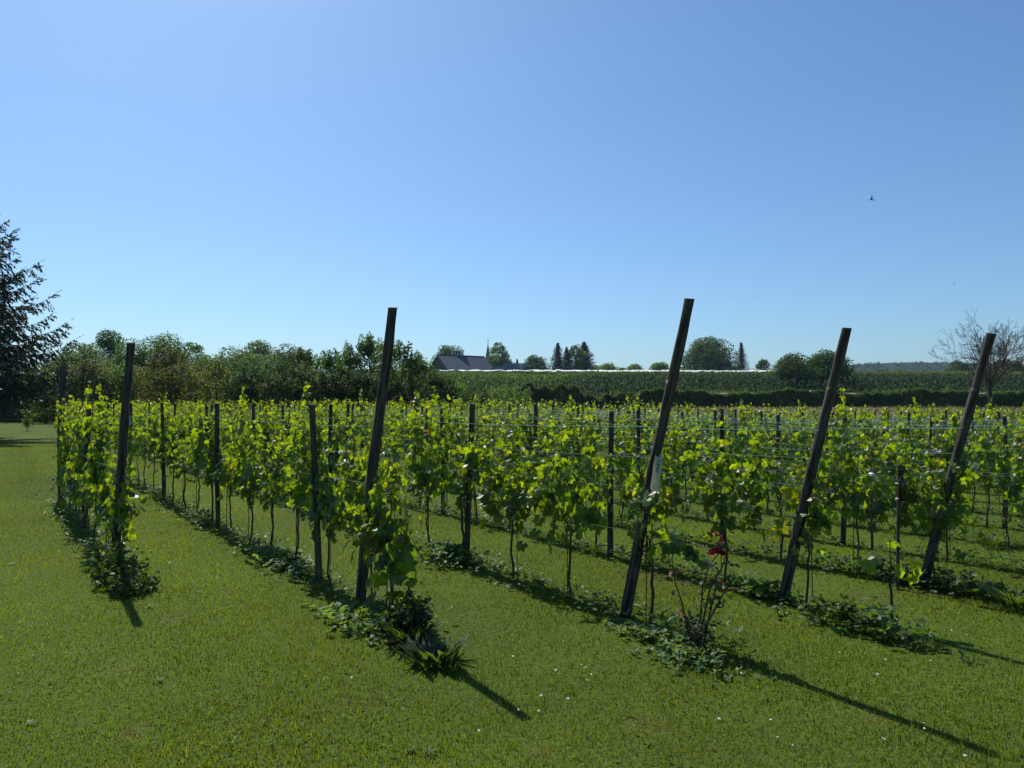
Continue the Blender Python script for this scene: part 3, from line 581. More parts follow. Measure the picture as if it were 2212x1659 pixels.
to = bpy.data.objects.new('tmp', cu); COL.objects.link(to); bpy.context.view_layer.update()
tm = bpy.data.meshes.new_from_object(to.evaluated_get(bpy.context.evaluated_depsgraph_get())); bpy.data.objects.remove(to)
tm.transform(Matrix.Scale(.82, 4, (1, 0, 0)))
tm.transform(Matrix.Translation((.003, -.0040, Lt / 2 - .05)) @ Matrix.Rotation(R(90), 4, 'Y') @ Matrix.Rotation(R(90), 4, 'X'))
tm.materials.clear(); tm.materials.append(M_ink); le = bpy.data.objects.new('lettering', tm); COL.objects.link(le); le.parent = tg
em = MB(); zc = -Lt / 2 + .036
sh = [(-.012, .016), (.012, .016), (.013, -.004), (.008, -.014), (0, -.02), (-.008, -.014), (-.013, -.004), (-.012, .016)]
em.tube([(a, -.0035, zc + b) for a, b in sh], .0011, 4); em.tube([(0, -.0035, zc + .016), (0, -.0035, zc - .02)], .0009, 4); em.tube([(-.013, -.0035, zc), (.013, -.0035, zc)], .0009, 4)
em.tube([(-.008, -.0035, zc + .024), (-.002, -.0035, zc + .028)], .0009, 4); em.tube([(.003, -.0035, zc + .025), (.008, -.0035, zc + .024)], .0009, 4)
em.obj('emblem', M_ink, tg)
ctr = at(1418, 1020, (bp + dr * 1.35).y - .068); tg.location = tuple(ctr)
tg.rotation_euler = (R(-10), R(math.degrees(math.atan2(15, 80)) - 0.5), R(0))
pin = MB(); pin.tube([(0, -.006, Lt / 2 - .026), (0, .03, Lt / 2 - .026)], .003, 6); pin.obj('nail', M_wire, tg)
def small_label(px, py, d, w, h, col, label, ang=0):
    p = at(px, py, d); o = empty('plant_label', tuple(p), ang); mb = MB()
    f = rrect(w, h, .006, 4); m = len(f); v = [(a, -.001, b) for a, b in f] + [(a, .001, b) for a, b in f]
    mb.quads(v, [[j, (j + 1) % m, m + (j + 1) % m, m + j] for j in range(m)]); mb.add([(a, -.001, b) for a, b in f], [[0, j, j + 1] for j in range(1, m - 1)]); mb.add([(a, .001, b) for a, b in f], [[0, j + 1, j] for j in range(1, m - 1)])
    mb.obj('plate', plain('label_' + str(px), col, .45), o); r_ = MB(); r_.tube([(0, -.002, h / 2 - .01), (0, .015, h / 2 + .03)], .0015, 4); r_.obj('tie', M_wire, o)
    return tag(o, label, 'label')
small_label(279, 908, 7.95, .05, .10, (.22, .33, .5), 'small pale blue label on the tall post beside the lawn')
small_label(2128, 968, 10.6, .09, .18, (.12, .18, .3), 'dark blue label hanging on a stake right of the rightmost leaning post')
small_label(1325, 985, 9.2, .05, .12, (.2, .25, .3), 'small grey label hanging among leaves left of the tagged post')
# bottle strapped on a slim stake
d = 7.25; x = (1932 - 1106) / FPX * d; z0 = gz(x, d); mb = MB(); mb.tube([(x, d, z0 - .1), (x + .02, d, z0 + .6), (x + .035, d, z0 + 1.2)], [.017, .016, .015], 8)
tag(mb.obj('slim_stake', M_post, smooth=True), 'slim wooden stake holding up the dark bottle', 'stake')
bo = empty('bottle', (x + .035, d - .05, z0 + .86)); tag(bo, 'dark glass bottle tied upright to the slim stake with pale bands', 'bottle')
prof = [(0, 0), (.036, .0), (.037, .01), (.037, .17), (.034, .19), (.018, .225), (.0145, .24), (.0145, .29), (.0165, .292), (.0165, .305), (0, .305)]
mb = MB(); s_ = 16; th = np.arange(s_) * 2 * np.pi / s_; v = np.concatenate([np.stack([r_ * np.cos(th), r_ * np.sin(th), z_ + 0 * th], 1) for r_, z_ in prof])
mb.quads(v, [[i * s_ + j, i * s_ + (j + 1) % s_, (i + 1) * s_ + (j + 1) % s_, (i + 1) * s_ + j] for i in range(len(prof) - 1) for j in range(s_)])
M_glass, n_, l_, p = mat('dark_glass'); p.inputs['Base Color'].default_value = (.018, .008, .006, 1); p.inputs['Roughness'].default_value = .08; mb.obj('glass', M_glass, bo, True)
for z_ in (.02, .165):
    mb = MB(); a = np.linspace(0, 2 * np.pi, 20); mb.tube(np.stack([.039 * np.cos(a), .028 + .065 * np.sin(a), z_ + 0 * a], 1) * [1, .9, 1], .0035, 5); mb.obj('band', M_white, bo)

# ---------------------------------------------------------------- trees
def crown(H, Rr, base, shape='round', n=9000, leaf=.2, col=(.05, .08, .03), nl=26, shoots=0, seed=1, squash=1.0):
    global rng
    save = rng; rng = np.random.default_rng(seed); g = rng; mb = MB(); L = []
    Hc = H - base
    for i in range(nl):
        u = g.uniform(0, 1)
        if shape == 'cone': rad = Rr * (1 - u) ** .9
        elif shape == 'egg': rad = Rr * math.sin(math.pi * min(.98, u * .85 + .12)) ** .7
        elif shape == 'dome': rad = Rr * math.sqrt(max(0, 1 - u * u)) if u > .1 else Rr
        else: rad = Rr * math.sqrt(max(.02, 1 - (2 * u - 1) ** 2))
        a = g.uniform(0, 6.28); q = g.uniform(.35, .8); lr = Rr * g.uniform(.24, .4) * (1 - .45 * u if shape in ('cone', 'egg') else 1)
        L.append((rad * q * math.cos(a), rad * q * math.sin(a) * squash, base + lr * .5 + (Hc - lr * 1.3) * u, lr, lr, lr * g.uniform(.7, .95)))
    for i in range(shoots):
        a = g.uniform(0, 6.28); q = g.uniform(0, .75); hh = g.uniform(.08, .17) * H; L.append((Rr * q * math.cos(a), Rr * q * math.sin(a) * squash, H * (.97 - .2 * q), Rr * .09, Rr * .09, hh))
    L.append((0, 0, base + Hc * .46, Rr * .74, Rr * .74 * squash, Hc * .44))
    L = np.array(L); wgt = (L[:, 3] * L[:, 5]); wgt /= wgt.sum(); k = g.choice(len(L), n, p=wgt); u = rdir(n); rr = 1 - np.abs(g.normal(0, .17, n)); rr[g.uniform(0, 1, n) < .08] *= 1.14
    P = L[k, :3] + u * L[k, 3:] * rr[:, None]; P[:, 2] = base * .5 + (P[:, 2] - np.percentile(P[:, 2], .5)) * (H - base * .5) / (np.percentile(P[:, 2], 99.85) - np.percentile(P[:, 2], .5)); P[:, :2] *= Rr / np.percentile(np.hypot(P[:, 0], P[:, 1]), 98); P[:, 2] = np.maximum(P[:, 2], base * .3)
    lc = g.uniform(.75, 1.25, len(L))[:, None] * (1 + g.uniform(-.12, .12, (len(L), 3))); c = np.array(col) * lc[k] * g.uniform(.6, 1.4, (n, 1))
    mb.leaves(P, u + rdir(n) * .9 + [0, 0, .3], rdir(n) + [0, 0, -.5], leaf * g.uniform(.6, 1.3, n), c, LEAF_Q); rng = save; return mb, L
def limbs(H, base, r, L, seed, twigs=0):
    g = np.random.default_rng(seed); mb = MB(); top = H * .7
    pts = np.array([(0, 0, -.2), (g.normal(0, .02) * H, g.normal(0, .02) * H, top * .4), (g.normal(0, .03) * H, 0, top)]); mb.tube(pts, [r * 1.3, r * .8, r * .2], 8)
    for q in L[g.permutation(len(L))[:10]]:
        z0 = g.uniform(.2, .6) * q[2]; z0 = min(z0, top * .8); a = np.array([0, 0, z0]); b = np.array(q[:3]); mid = (a + b) / 2 + [0, 0, -.04 * H]; mb.tube([a, mid, b], [r * .45, r * .28, r * .08], 5)
    return mb
def tree(px, top, wpx, d, label, shape='round', col=(.05, .08, .03), name='broadleaf_tree', cat='tree', base=.14, leaf=None, cov=1.0, nl=26, shoots=0, seed=None, group=None, zb=None, branchy=False):
    x = (px - 1106) / FPX * d; z0 = gz(x, d) if zb is None else zb; H = CAMZ + (872 - top) / FPX * d - z0; Rr = wpx / 2 / FPX * d * 1.12
    seed = seed or int(px * 3 + d); leaf = leaf or max(.16, d * .0021); area = 4 * math.pi * Rr * max(Rr, H / 2) * 1.35
    n = int(min(40000, max(1500, cov * area / leaf ** 2 * 1.5)))
    o = empty(name, (x, d, z0)); mb, L = crown(H, Rr, H * base, shape, n, leaf, col, nl, shoots, seed); mb.obj('crown', M_tree, o)
    limbs(H, H * base, max(.06, H * .018), L, seed).obj('trunk', M_bark, o, True); return tag(o, label, cat, group)
G1, G2, G3, OL, BL, BR = (.050, .088, .034), (.074, .128, .046), (.098, .15, .052), (.115, .142, .044), (.054, .094, .064), (.068, .088, .054)
# the wood at the left, back row first
for a in [(232, 714, 90, 95, 'dark domed treetop rising highest above the left wood', 'dome', BL), (178, 742, 110, 85, 'broad green dome left of the highest treetop', 'dome', G2),
          (340, 722, 105, 82, 'rounded green treetop right of the tall vine post at left', 'round', G2), (415, 741, 70, 84, 'pointed light green treetop behind the dark trunked tree', 'egg', G2),
          (505, 748, 85, 98, 'low dark domed tree far behind the yellowish tree', 'dome', BL), (575, 736, 80, 98, 'dark bluish treetop far behind the silvery orchard trees', 'round', BL), (628, 744, 80, 92, 'dark treetop just left of the leafy cherry shoots', 'round', G1),
          (155, 764, 120, 78, 'wide dim green tree low behind the brownish tree', 'dome', G2), (290, 748, 110, 80, 'dim rounded tree directly behind the tall leaning post', 'dome', G1),
          (450, 768, 110, 80, 'low wide green tree behind the yellowish tree', 'dome', G2), (540, 762, 110, 80, 'wide mid green tree behind the silvery cherry trees', 'dome', G2),
          (125, 770, 80, 80, 'shaded green tree tucked behind the spruce branches', 'round', G1), (60, 790, 110, 84, 'dark shaded tree behind the spruce skirts', 'round', G1)]:
    tree(a[0], a[1], a[2] * 1.35, a[3], a[4], a[5], a[6], group='trees of the wood behind the vineyard', base=.08)
for a in [(100, 800, 60, 66, 'small pale green bush behind the young tree on the lawn', 'round', G3, 3), (180, 762, 95, 64, 'brownish thin-leaved tree left of the tall post', 'round', BR, 4), (265, 780, 90, 66, 'mid green tree hidden behind the tall leaning post', 'round', G2, 3),
          (372, 750, 115, 63, 'brown-green tree with a dark straight trunk in the wood', 'egg', (.07, .082, .036), 5), (468, 778, 90, 62, 'yellowish olive tree in the middle of the wood', 'egg', OL, 4)]:
    tree(a[0], a[1], a[2] * 1.3, a[3], a[4], a[5], a[6], group='trees of the wood behind the vineyard', base=.10, shoots=a[7] * 2, cov=1.0)
ch = [(545, 790, 80, 'silvery green cherry tree beside the yellowish tree'), (598, 772, 80, 'bluish green cherry tree, second from the yellowish tree'), (650, 752, 85, 'cherry tree with ragged top left of the pointed shoot'), (700, 758, 75, 'low-topped cherry tree between two ragged ones'),
      (745, 745, 70, 'cherry tree with one pointed shoot on top'), (805, 722, 92, 'tallest cherry tree with long leafy shoots beside the thick post'), (862, 738, 84, 'cherry tree directly right of the thick leaning post'), (908, 762, 70, 'cherry tree left of the dark barn roof'), (940, 800, 60, 'small bushy cherry tree below the barn roof'),
      (975, 812, 64, 'loose green bush at the right end of the cherry trees'), (1010, 838, 60, 'low pale shrub right of the cherry trees'), (1090, 832, 90, 'dark green shrub below the barn end'), (1050, 842, 60, 'low loose shrub between the pale and dark shrubs')]
for i, (px, top, w, lab) in enumerate(ch):
    tree(px, top, w * 1.45, 62 + 2 * (i % 3), lab, 'egg', BL if i < 2 else G2 if i % 2 else (.05, .085, .03), name='cherry_tree' if i < 9 else 'shrub', cat='tree' if i < 9 else 'shrub', base=.05, shoots=12 if i < 9 else 5, group='cherry trees beyond the vines' if i < 9 else 'shrubs beyond the vines')
for i in range(14):                   # lower skirt of the cherry orchard
    px = 520 + i * 34 + random.uniform(-8, 8); tree(px, 800 + random.uniform(-8, 14), 64, 57 + random.uniform(-1, 1), 'dark shaded bush, %s from the left, along the front of the cherry orchard' % ORD[i + 1], 'round', (.04, .065, .032), name='bush', cat='bush', base=.02, group='dark bushes in front of the cherry orchard', shoots=4)
# far trees on the crest
for a in [(972, 746, 74, 330, 'dark domed tree behind the barn ridge', 'dome', G1), (1078, 740, 50, 350, 'tall egg-shaped green tree right of the church spire', 'egg', G2), (1072, 768, 40, 345, 'lower pale green tree in front of the egg-shaped tree', 'round', G3), (1100, 776, 26, 345, 'small pale tree right of the egg-shaped tree', 'round', G3),
          (1158, 767, 52, 320, 'dark leafy tree left of the twin spruces', 'round', G1), (1243, 745, 44, 330, 'tall birch-like grey-green tree right of the spruces', 'egg', G2), (1312, 784, 44, 315, 'small pale round tree on the crest', 'round', G3), (1285, 790, 40, 325, 'low dim tree beside the pale round one', 'round', G2),
          (1370, 786, 34, 310, 'sparse pale treetop in the middle of the crest', 'round', G3), (1425, 782, 46, 300, 'low spreading tree left of the big round tree', 'dome', G2), (1530, 728, 106, 300, 'big round dark tree on the crest right of the tagged post', 'dome', G1), (1650, 776, 30, 310, 'small dark round tree right of the lone spruce', 'round', G1),
          (2072, 779, 60, 360, 'dim dark tree behind the left side of the bare tree', 'dome', G1), (2176, 776, 66, 350, 'dim brownish tree behind the right side of the bare tree', 'dome', BR), (1905, 798, 30, 380, 'tiny dark bush on the orchard skyline', 'dome', G1), (1940, 798, 44, 380, 'low brownish bush on the orchard skyline', 'dome', BR), (1345, 794, 30, 330, 'tiny bush on the crest between pale trees', 'dome', G2),
          (1480, 790, 40, 320, 'low dark tree touching the left foot of the big round tree', 'dome', G1), (1590, 790, 40, 330, 'low dark tree between the big round tree and the spruce', 'dome', G1)]:
    tree(a[0], a[1], a[2] * 1.05, a[3], a[4], a[5], a[6], group='trees on the far crest', base=.03, leaf=.55, nl=44, cov=1.7)
tree(1714, 763, 104, 150, 'left one of the two wide dark trees by the road', 'dome', G1, base=.02, nl=44, group='wide dark trees by the road', leaf=.30, cov=1.4)
tree(1786, 757, 116, 152, 'right one of the two wide dark trees by the road', 'dome', G1, base=.02, nl=44, group='wide dark trees by the road', leaf=.30, cov=1.4)
def conifer(px, top, wpx, d, label, seed, droop=.25, mass=1.0):
    x = (px - 1106) / FPX * d; z0 = gz(x, d); H = CAMZ + (872 - top) / FPX * d - z0; Rr = wpx / 2 / FPX * d * 1.5; g = np.random.default_rng(seed)
    o = empty('spruce_tree', (x, d, z0)); mb = MB(); P, T, S = [], [], []
    for z in np.arange(.06, .99, .035):
        for a in np.arange(0, 6.28, .75) + g.uniform(0, 1):
            r_ = Rr * (1 - z) ** .85 * g.uniform(.55, 1.25)
            for t in np.linspace(.15, 1, 6): P.append((r_ * t * math.cos(a), r_ * t * math.sin(a), H * (z + .03 - droop * .12 * t * (1 - z) + .02 * t * t))); T.append((math.cos(a), math.sin(a), -.35)); S.append(H * .055 * (1.2 - .5 * t) * (1.1 - .5 * z))
    P, T, S = np.array(P), np.array(T), np.array(S) * mass; n = len(P)
    for _ in range(3): mb.leaves(P + g.normal(0, .012 * H, (n, 3)), g.normal(0, 1, (n, 3)), T + g.normal(0, .5, (n, 3)), S * g.uniform(.5, 1, n), np.array((.026, .045, .03)) * g.uniform(.6, 1.4, (n, 1)), LEAF_Q)
    mb.obj('crown', M_needle, o); t = MB(); t.tube([(0, 0, -.3), (0, 0, H * .97)], [H * .022, .02], 6); t.obj('trunk', M_bark, o); return tag(o, label, 'spruce', 'spruces on the far crest')
conifer(1205, 743, 44, 322, 'left spruce of the close pair on the crest', 1); conifer(1224, 752, 34, 328, 'right lower spruce of the close pair on the crest', 2); conifer(1262, 741, 56, 335, 'wide dark conifer right of the birch-like tree', 3, mass=1.3)
conifer(1602, 742, 31, 305, 'lone slim spruce right of the big round tree', 4, mass=.8); conifer(1117, 777, 18, 345, 'tiny dark conifer above the blue bins', 5)

# the big spruce on the left edge
def big_spruce(x, y, H, label):
    o = empty('spruce_tree', (x, y, gz(x, y))); g = np.random.default_rng(77); br, nd = MB(), MB(); SA, SB, SR = [], [], []; NP, NT, NS = [], [], []
    z = 2.3
    while z < H - .4:
        f = z / H
        for a in np.arange(0, 6.28, 6.28 / 8) + g.uniform(0, 1):
            if math.cos(a) < -.35 and g.uniform() < .5: continue
            Lb = (6.25 * (1 - f) ** .9 + .25) * g.uniform(.72, 1.12); m = 12; t = np.linspace(0, 1, m); drp = (.27 - .22 * f)
            pts = np.column_stack([np.cos(a + .12 * t) * Lb * t, np.sin(a + .12 * t) * Lb * t, z + Lb * (.10 * t - drp * t ** 1.6 + .26 * t ** 5)])
            SA += list(pts[:-1]); SB += list(pts[1:]); SR += list(np.linspace(.045, .010, m - 1) * (.5 + .5 * (1 - f)))
            nsp = int(Lb / .085)
            for i in range(nsp):
                u = .12 + .88 * (i + g.uniform()) / nsp; p = np.array([np.interp(u, t, pts[:, q]) for q in range(3)]); side = g.choice([-1, 1]); aa = a + side * g.uniform(.5, 1.2)
                l_ = Lb * .17 * (1.15 - u) + .22; tip = p + np.array([math.cos(aa) * l_, math.sin(aa) * l_, -l_ * g.uniform(.3, 1.3) + (.2 if u > .93 else 0)])
                SA.append(p); SB.append(tip); SR.append(.006)
                k = max(3, int(l_ / .06))
                for w in np.linspace(.1, 1, k): NP.append(p + (tip - p) * w + g.normal(0, .015, 3)); NT.append(unit(tip - p) + g.normal(0, .35, 3)); NS.append(g.uniform(.14, .26))
            for w in np.linspace(.93, 1.03, 4): NP.append(pts[-1] + (pts[-1] - pts[-3]) * (w - .93) * 4); NT.append(unit(pts[-1] - pts[-3])); NS.append(.13)
        z += .47
    br.segs(np.array(SA), np.array(SB), np.array(SR), np.array(SR) * .8, (1, 1, 1)); br.tube([(0, 0, -.3), (0, 0, H * .5), (0, 0, H)], [.30, .18, .02], 9); br.obj('trunk', M_bark, o)
    NP, NT, NS = np.array(NP), np.array(NT), np.array(NS); n = len(NP); tpl = (LEAF_Q[0] * [.30, 1, 1], LEAF_Q[1]); print('needles', n)
    for r_ in range(2): nd.leaves(NP + g.normal(0, .012, (n, 3)), g.normal(0, 1, (n, 3)), NT, NS, np.array((.040, .062, .040)) * g.uniform(.55, 1.5, (n, 1)), tpl)
    nd.obj('needles', M_needle, o); return tag(o, label, 'spruce')
big_spruce(-26.6, 35, 14.0, 'large dark spruce with upturned drooping branches at the left edge')

# bare tree on the right
def bare_tree(x, y, H, label, spread=2.85, fork=2.9):
    o = empty('bare_tree', (x, y, gz(x, y))); g = np.random.default_rng(31); A, B, RA = [], [], []
    def grow(p, dr, L, r, lev):
        nseg = 4
        for i in range(nseg):
            dr = unit(dr + g.normal(0, .15, 3) + np.array([0, 0, .03])); q = p + dr * L / nseg; A.append(p); B.append(q); RA.append(r); p = q; r *= .9
            if i < nseg - 1 and lev < 6 and g.uniform() < .66:
                side = unit(np.cross(dr, g.normal(size=3))); grow(p, unit(dr * .75 + side * g.uniform(.5, .9)), L * g.uniform(.45, .65), r * .52, lev + 2)
        if lev < 6:
            for j in range(2 if g.uniform() < .75 else 3):
                side = unit(np.cross(dr, g.normal(size=3))); grow(p, unit(dr * .9 + side * g.uniform(.35, .65)), L * g.uniform(.66, .84), r * .78, lev + 1)
    for i in range(9):
        a = i * 2.4 + g.uniform(-.3, .3); tl = [.25, .5, .75, .95][i % 4]; dr = unit(np.array([math.cos(a) * tl, math.sin(a) * tl, 1.0])); grow(np.array([0, 0, fork - .25 + .07 * i]), dr, (H - fork) * .34, .085 - .004 * i, 1)
    A, B, RA = np.array(A), np.array(B), np.array(RA); sz = (H - fork) / (B[:, 2].max() - fork); sx = spread / np.percentile(np.abs(B[:, 0]), 99.7); print('twigs', len(A), sz, sx)
    for Q in (A, B): Q[:, 2] = fork + (Q[:, 2] - fork) * sz; Q[:, :2] *= sx
    mb = MB(); mb.tube([(.03, 0, -.2), (0, 0, .8), (.06, 0, 1.8), (0, 0, fork + .2)], [.19, .14, .13, .11], 9); mb.obj('trunk', M_bark, o, True)
    RA = np.maximum(RA, .008); mb = MB(); big = RA > .03; mb.segs(A[big], B[big], RA[big], RA[big] * .9, sides=6); mb.segs(A[~big], B[~big], RA[~big], RA[~big] * .9, sides=3); mb.obj('branches', M_deadbark, o); return tag(o, label, 'bare tree')
M_deadbark = wood_mat('dead_bark', (.045, .037, .027), (.13, .105, .078))
bare_tree((2138 - 1106) / FPX * 46, 46, 8.1, 'leafless tree with a fine grey-brown twig crown behind the vines')

# young tree on the lawn, dark fence at its far edge
d = 47; x = (60 - 1106) / FPX * d; o = empty('young_tree', (x, d, gz(x, d))); mb = MB(); mb.tube([(0, 0, 0), (.02, 0, 1.2)], [.02, .012], 6); mb.obj('trunk', M_bark, o); n = 260; mb = MB(); P = np.stack([rng.normal(0, .13, n), rng.normal(0, .13, n), rng.uniform(.25, 1.35, n)], 1)
mb.leaves(P, rdir(n), rdir(n), .11, jit((.07, .11, .03), n, .3), LEAF_Q); mb.leaves(np.stack([rng.uniform(0, .8, 30), rng.normal(0, .05, 30), rng.normal(1.05, .05, 30)], 1), rdir(30), rdir(30), .11, jit((.07, .11, .03), 30), LEAF_Q); mb.obj('crown', M_tree, o); tag(o, 'small young leafy tree standing alone on the far lawn', 'young tree')
fe = empty('wooden_fence', (-44.5, 66, 0)); tag(fe, 'dark wooden fence in shade at the far edge of the lawn', 'fence')
for i in range(12): mb = MB(); xx = -4 + i * 1.15; mb.box((xx, -.05, 0), (xx + .1, .05, 1.15)); mb.obj('post', M_post, fe)
mb = MB()
for z in (.35, .7, 1.05): mb.box((-4.1, -.09, z - .06), (8.9, -.055, z + .06))
mb.obj('rails', M_post, fe)
def hedge(name, x0, x1, y, h, dep, n, leaf, col, label, wob=.15):
    mb = MB(); X = rng.uniform(x0, x1, n); t = rng.uniform(0, 1, n); per = 2 * h + dep; s = t * per
    hh = h * (1 + wob * np.sin(X * .9) * .5 + wob * np.sin(X * 2.7 + 1) * .4 + wob * np.sin(X * .31))
    f = s < h; b = s > h + dep; tp_ = ~f & ~b
    yy = np.where(f, -dep / 2, np.where(b, dep / 2, s - h - dep / 2)); zz = np.where(f, s / h * hh, np.where(b, (per - s) / h * hh, hh))
    rnd = rng.normal(0, .1, (n, 3)) * [1, 1.3, 1]; P = np.stack([X, y + yy * (1 + .15 * np.sin(X * 1.9 + 2)), ground_z(X, y + 0 * X) + zz], 1) + rnd
    N = np.stack([0 * X, np.where(f, -1, np.where(b, 1, 0)), np.where(tp_, 1, .15)], 1) + rng.normal(0, .6, (n, 3))
    mb.leaves(P, N, rdir(n), leaf * rng.uniform(.6, 1.3, n), jit(col, n, .35), LEAF_Q); core = MB()
    o = mb.obj(name, M_tree); return tag(o, label, 'hedge')
def hedge_thing(*a, **k):
    o = hedge(*a, **k); x0, x1, y, h, dep = a[1:6]; xs_ = np.arange(x0 + .5, x1, 1.5); st = MB()
    st.segs(np.stack([xs_, y + 0 * xs_, ground_z(xs_, y + 0 * xs_)], 1), np.stack([xs_, y + 0 * xs_, ground_z(xs_, y + 0 * xs_) + h * .8], 1), .05, .03, sides=5); st.obj('stems', M_bark, o); return o
hedge_thing('field_hedge', 18, 92, 119, 2.35, 2.2, 60000, .27, (.042, .08, .024), 'long clipped dark green hedge between the dry field and the road')
hedge_thing('low_hedge', -7, 18.5, 112, 2.6, 2.6, 22000, .27, (.04, .07, .026), 'rougher dark hedge left of the long clipped hedge', wob=.35)
hedge_thing('shade_hedge', -62, -30, 71, 3.2, 2.5, 22000, .3, (.03, .05, .022), 'hedge darkened to stand for the deep shade behind the fence under the spruce', wob=.3)  # leaf colour darkened to hold the deep shade under the left trees
n = 9000; mb = MB(); X = rng.uniform(-6, 95, n); Y = rng.uniform(43, 116, n); mb.leaves(np.stack([X, Y, ground_z(X, Y) + .2], 1), rdir(n), rdir(n) * .4 + [0, 0, 1], rng.uniform(.25, .6, n), jit((.11, .095, .055), n, .35), (LEAF_Q[0] * [.25, 1, 1], LEAF_Q[1]))
tag(mb.obj('dry_grass', M_tree), 'dry brownish grass on the bare strip behind the vines', 'dry grass', kind='stuff')

# ---------------------------------------------------------------- orchard on the slope
mb = MB(); Ps, Ns, Ss, Cs = [], [], [], []
for y in np.concatenate([np.arange(124.5, 142, 3.0), np.arange(142.5, 200, 3.3), np.arange(200, 322, 4.5)]):
    x0, x1 = -.16 * y, (.74 if y > 141 else .24) * y; xs_ = np.arange(x0, x1, 1.05); m = len(xs_); k = 38 if y < 200 else 20
    x_ = np.repeat(xs_ + rng.normal(0, .2, m), k); hh = np.repeat(rng.uniform(2.1, 3.0, m), k); u = rng.uniform(0, 1, m * k) ** .8
    if y > 262: hh *= np.repeat(rng.uniform(.8, 1.08, m), k)
    P = np.stack([x_ + rng.normal(0, .38, m * k) * (1.3 - u), y + rng.normal(0, .4, m * k) * (1.25 - u), ground_z(x_, y + 0 * x_) + .15 + u * hh], 1)
    Ps.append(P); Ns.append(rdir(m * k)); Ss.append(rng.uniform(.35, .7, m * k) * (y / 180) ** .4)
    q = x_ / y; w = np.clip((y - (112 + 95 * smooth(.05, .16, q))) / 45, 0, 1)[:, None]; base = np.array((.024, .042, .034)) * (1 - w) + np.array((.050, .084, .034)) * w
    right = smooth(.40, .50, q)[:, None] * np.clip((y - 200) / 30, 0, 1); cc = base * (1 - right) + np.array((.062, .078, .03)) * right; Cs.append(cc * 1.35 * rng.uniform(.65, 1.35, (m * k, 1)))
P = np.concatenate(Ps); n = len(P); print('orchard', n)
mb.leaves(P, np.concatenate(Ns), rdir(n) * .5 + [0, 0, 1], np.concatenate(Ss), np.concatenate(Cs), (LEAF_Q[0] * [.75, 1, 1], LEAF_Q[1]))
tag(mb.obj('orchard', M_tree), 'close-planted orchard covering the slope behind the hedge', 'orchard', kind='stuff')
# white rain covers on the crest
M_film = plain('weathered_film', (.78, .78, .76), .5, 0, .3, .5)
def cover(x0, x1, y, label, dz=0):
    mb = MB(); xs_ = np.arange(x0, x1, 1.5); z = ground_z(xs_, y + 0 * xs_) + 3.15 + dz + .10 * np.sin(xs_ * .8 + y) + rng.normal(0, .09, len(xs_)); r = []
    for yy, zz in ((-1.3, -.26), (0, 0), (1.3, -.25)): r.append(np.stack([xs_, y + yy + 0 * xs_, z + zz], 1))
    for yy, zz in ((1.3, -.28), (0, -.03), (-1.3, -.29)): r.append(np.stack([xs_, y + yy + 0 * xs_, z + zz], 1))
    m = len(xs_); v = np.concatenate(r); q = [[a * m + i, a * m + i + 1, ((a + 1) % 6) * m + i + 1, ((a + 1) % 6) * m + i] for a in range(6) for i in range(m - 1) if (i * 7 + int(y)) % 23 > 2]; mb.quads(v, q)
    o = empty('rain_cover', (0, 0, 0)); mb.obj('film', M_film, o); ps = MB(); pp = xs_[::5]; a = np.stack([pp, y + 0 * pp, ground_z(pp, y + 0 * pp)], 1); b = a.copy(); b[:, 2] = z[::5] - .05; ps.segs(a, b, .05, .05, sides=4); ps.obj('posts', M_post, o)
    return tag(o, label, 'rain cover', 'white covers over the orchard rows')
cover(-29, 112, 296, 'hindmost long strip of white film on the orchard crest', .15); cover(-20, 118, 288, 'second white film strip from the back of the crest', .1); cover(8, 119, 280, 'third white film strip, starting below the blue bins', .05); cover(32, 121, 272, 'shortest and nearest white film strip on the crest')
def pipe(px0, px1, py0, py1, d, r, mt, name, label):
    a, b = at(px0, py0, d), at(px1, py1, d); t = np.linspace(0, 1, 60)[:, None]; P = a + (b - a) * t; P[:, 2] += .9 + .12 * np.sin(t[:, 0] * 40) ** 2; mb = MB(); mb.tube(P, r, 5); o = mb.obj(name, mt)
    k = MB(); q = P[::6]; g0 = q.copy(); g0[:, 2] = ground_z(q[:, 0], q[:, 1]); k.segs(g0, q, .06, .05, sides=4); k.obj('posts', M_post, o); return tag(o, label, 'rolled net')
M_black = plain('black_net', (.02, .02, .022), .7)
pipe(1105, 1700, 812, 821, 226, .16, M_black, 'rolled_net', 'long dark rolled net above the orchard below the white strips'); pipe(1385, 1668, 822, 826, 210, .09, M_white, 'net_cord', 'thin pale cord strung below the dark rolled net')

# ---------------------------------------------------------------- barn, church, bins, cars
M_roof = plain('roof_metal', (.045, .064, .095), .6, .0, .3, 1.2); M_wallb = plain('barn_wall', (.07, .045, .035), .8); M_dark = plain('dark_opening', (.02, .02, .025), .4); M_grey = plain('slate', (.06, .07, .085), .6); M_bin = plain('bin_plastic', (.13, .19, .27), .5)
ax, pp = np.array([.82, .57, 0]), np.array([-.57, .82, 0]); E0 = at(967, 798, 310); Rd0 = at(935, 766, 317); w_ = 9.0; Lb = 24.0; zg = gz(E0[0], E0[1]) - .5
E1 = E0 + ax * Lb; Rg0 = E0 + pp * w_; Rg0[2] = Rd0[2]; Rg1 = Rg0 + ax * Lb; F0, F1 = E0 + pp * 2 * w_, E1 + pp * 2 * w_
barn = empty('barn', (E0[0], E0[1], zg)); O = np.array([E0[0], E0[1], zg]); tag(barn, 'barn with a large plain dark metal roof behind the orchard', 'barn')
mb = MB()
def ins(p, z=None): q = np.array(p, float) - O; return q if z is None else np.array([q[0], q[1], z])
hE = E0[2] - zg - .25; i_ = .4
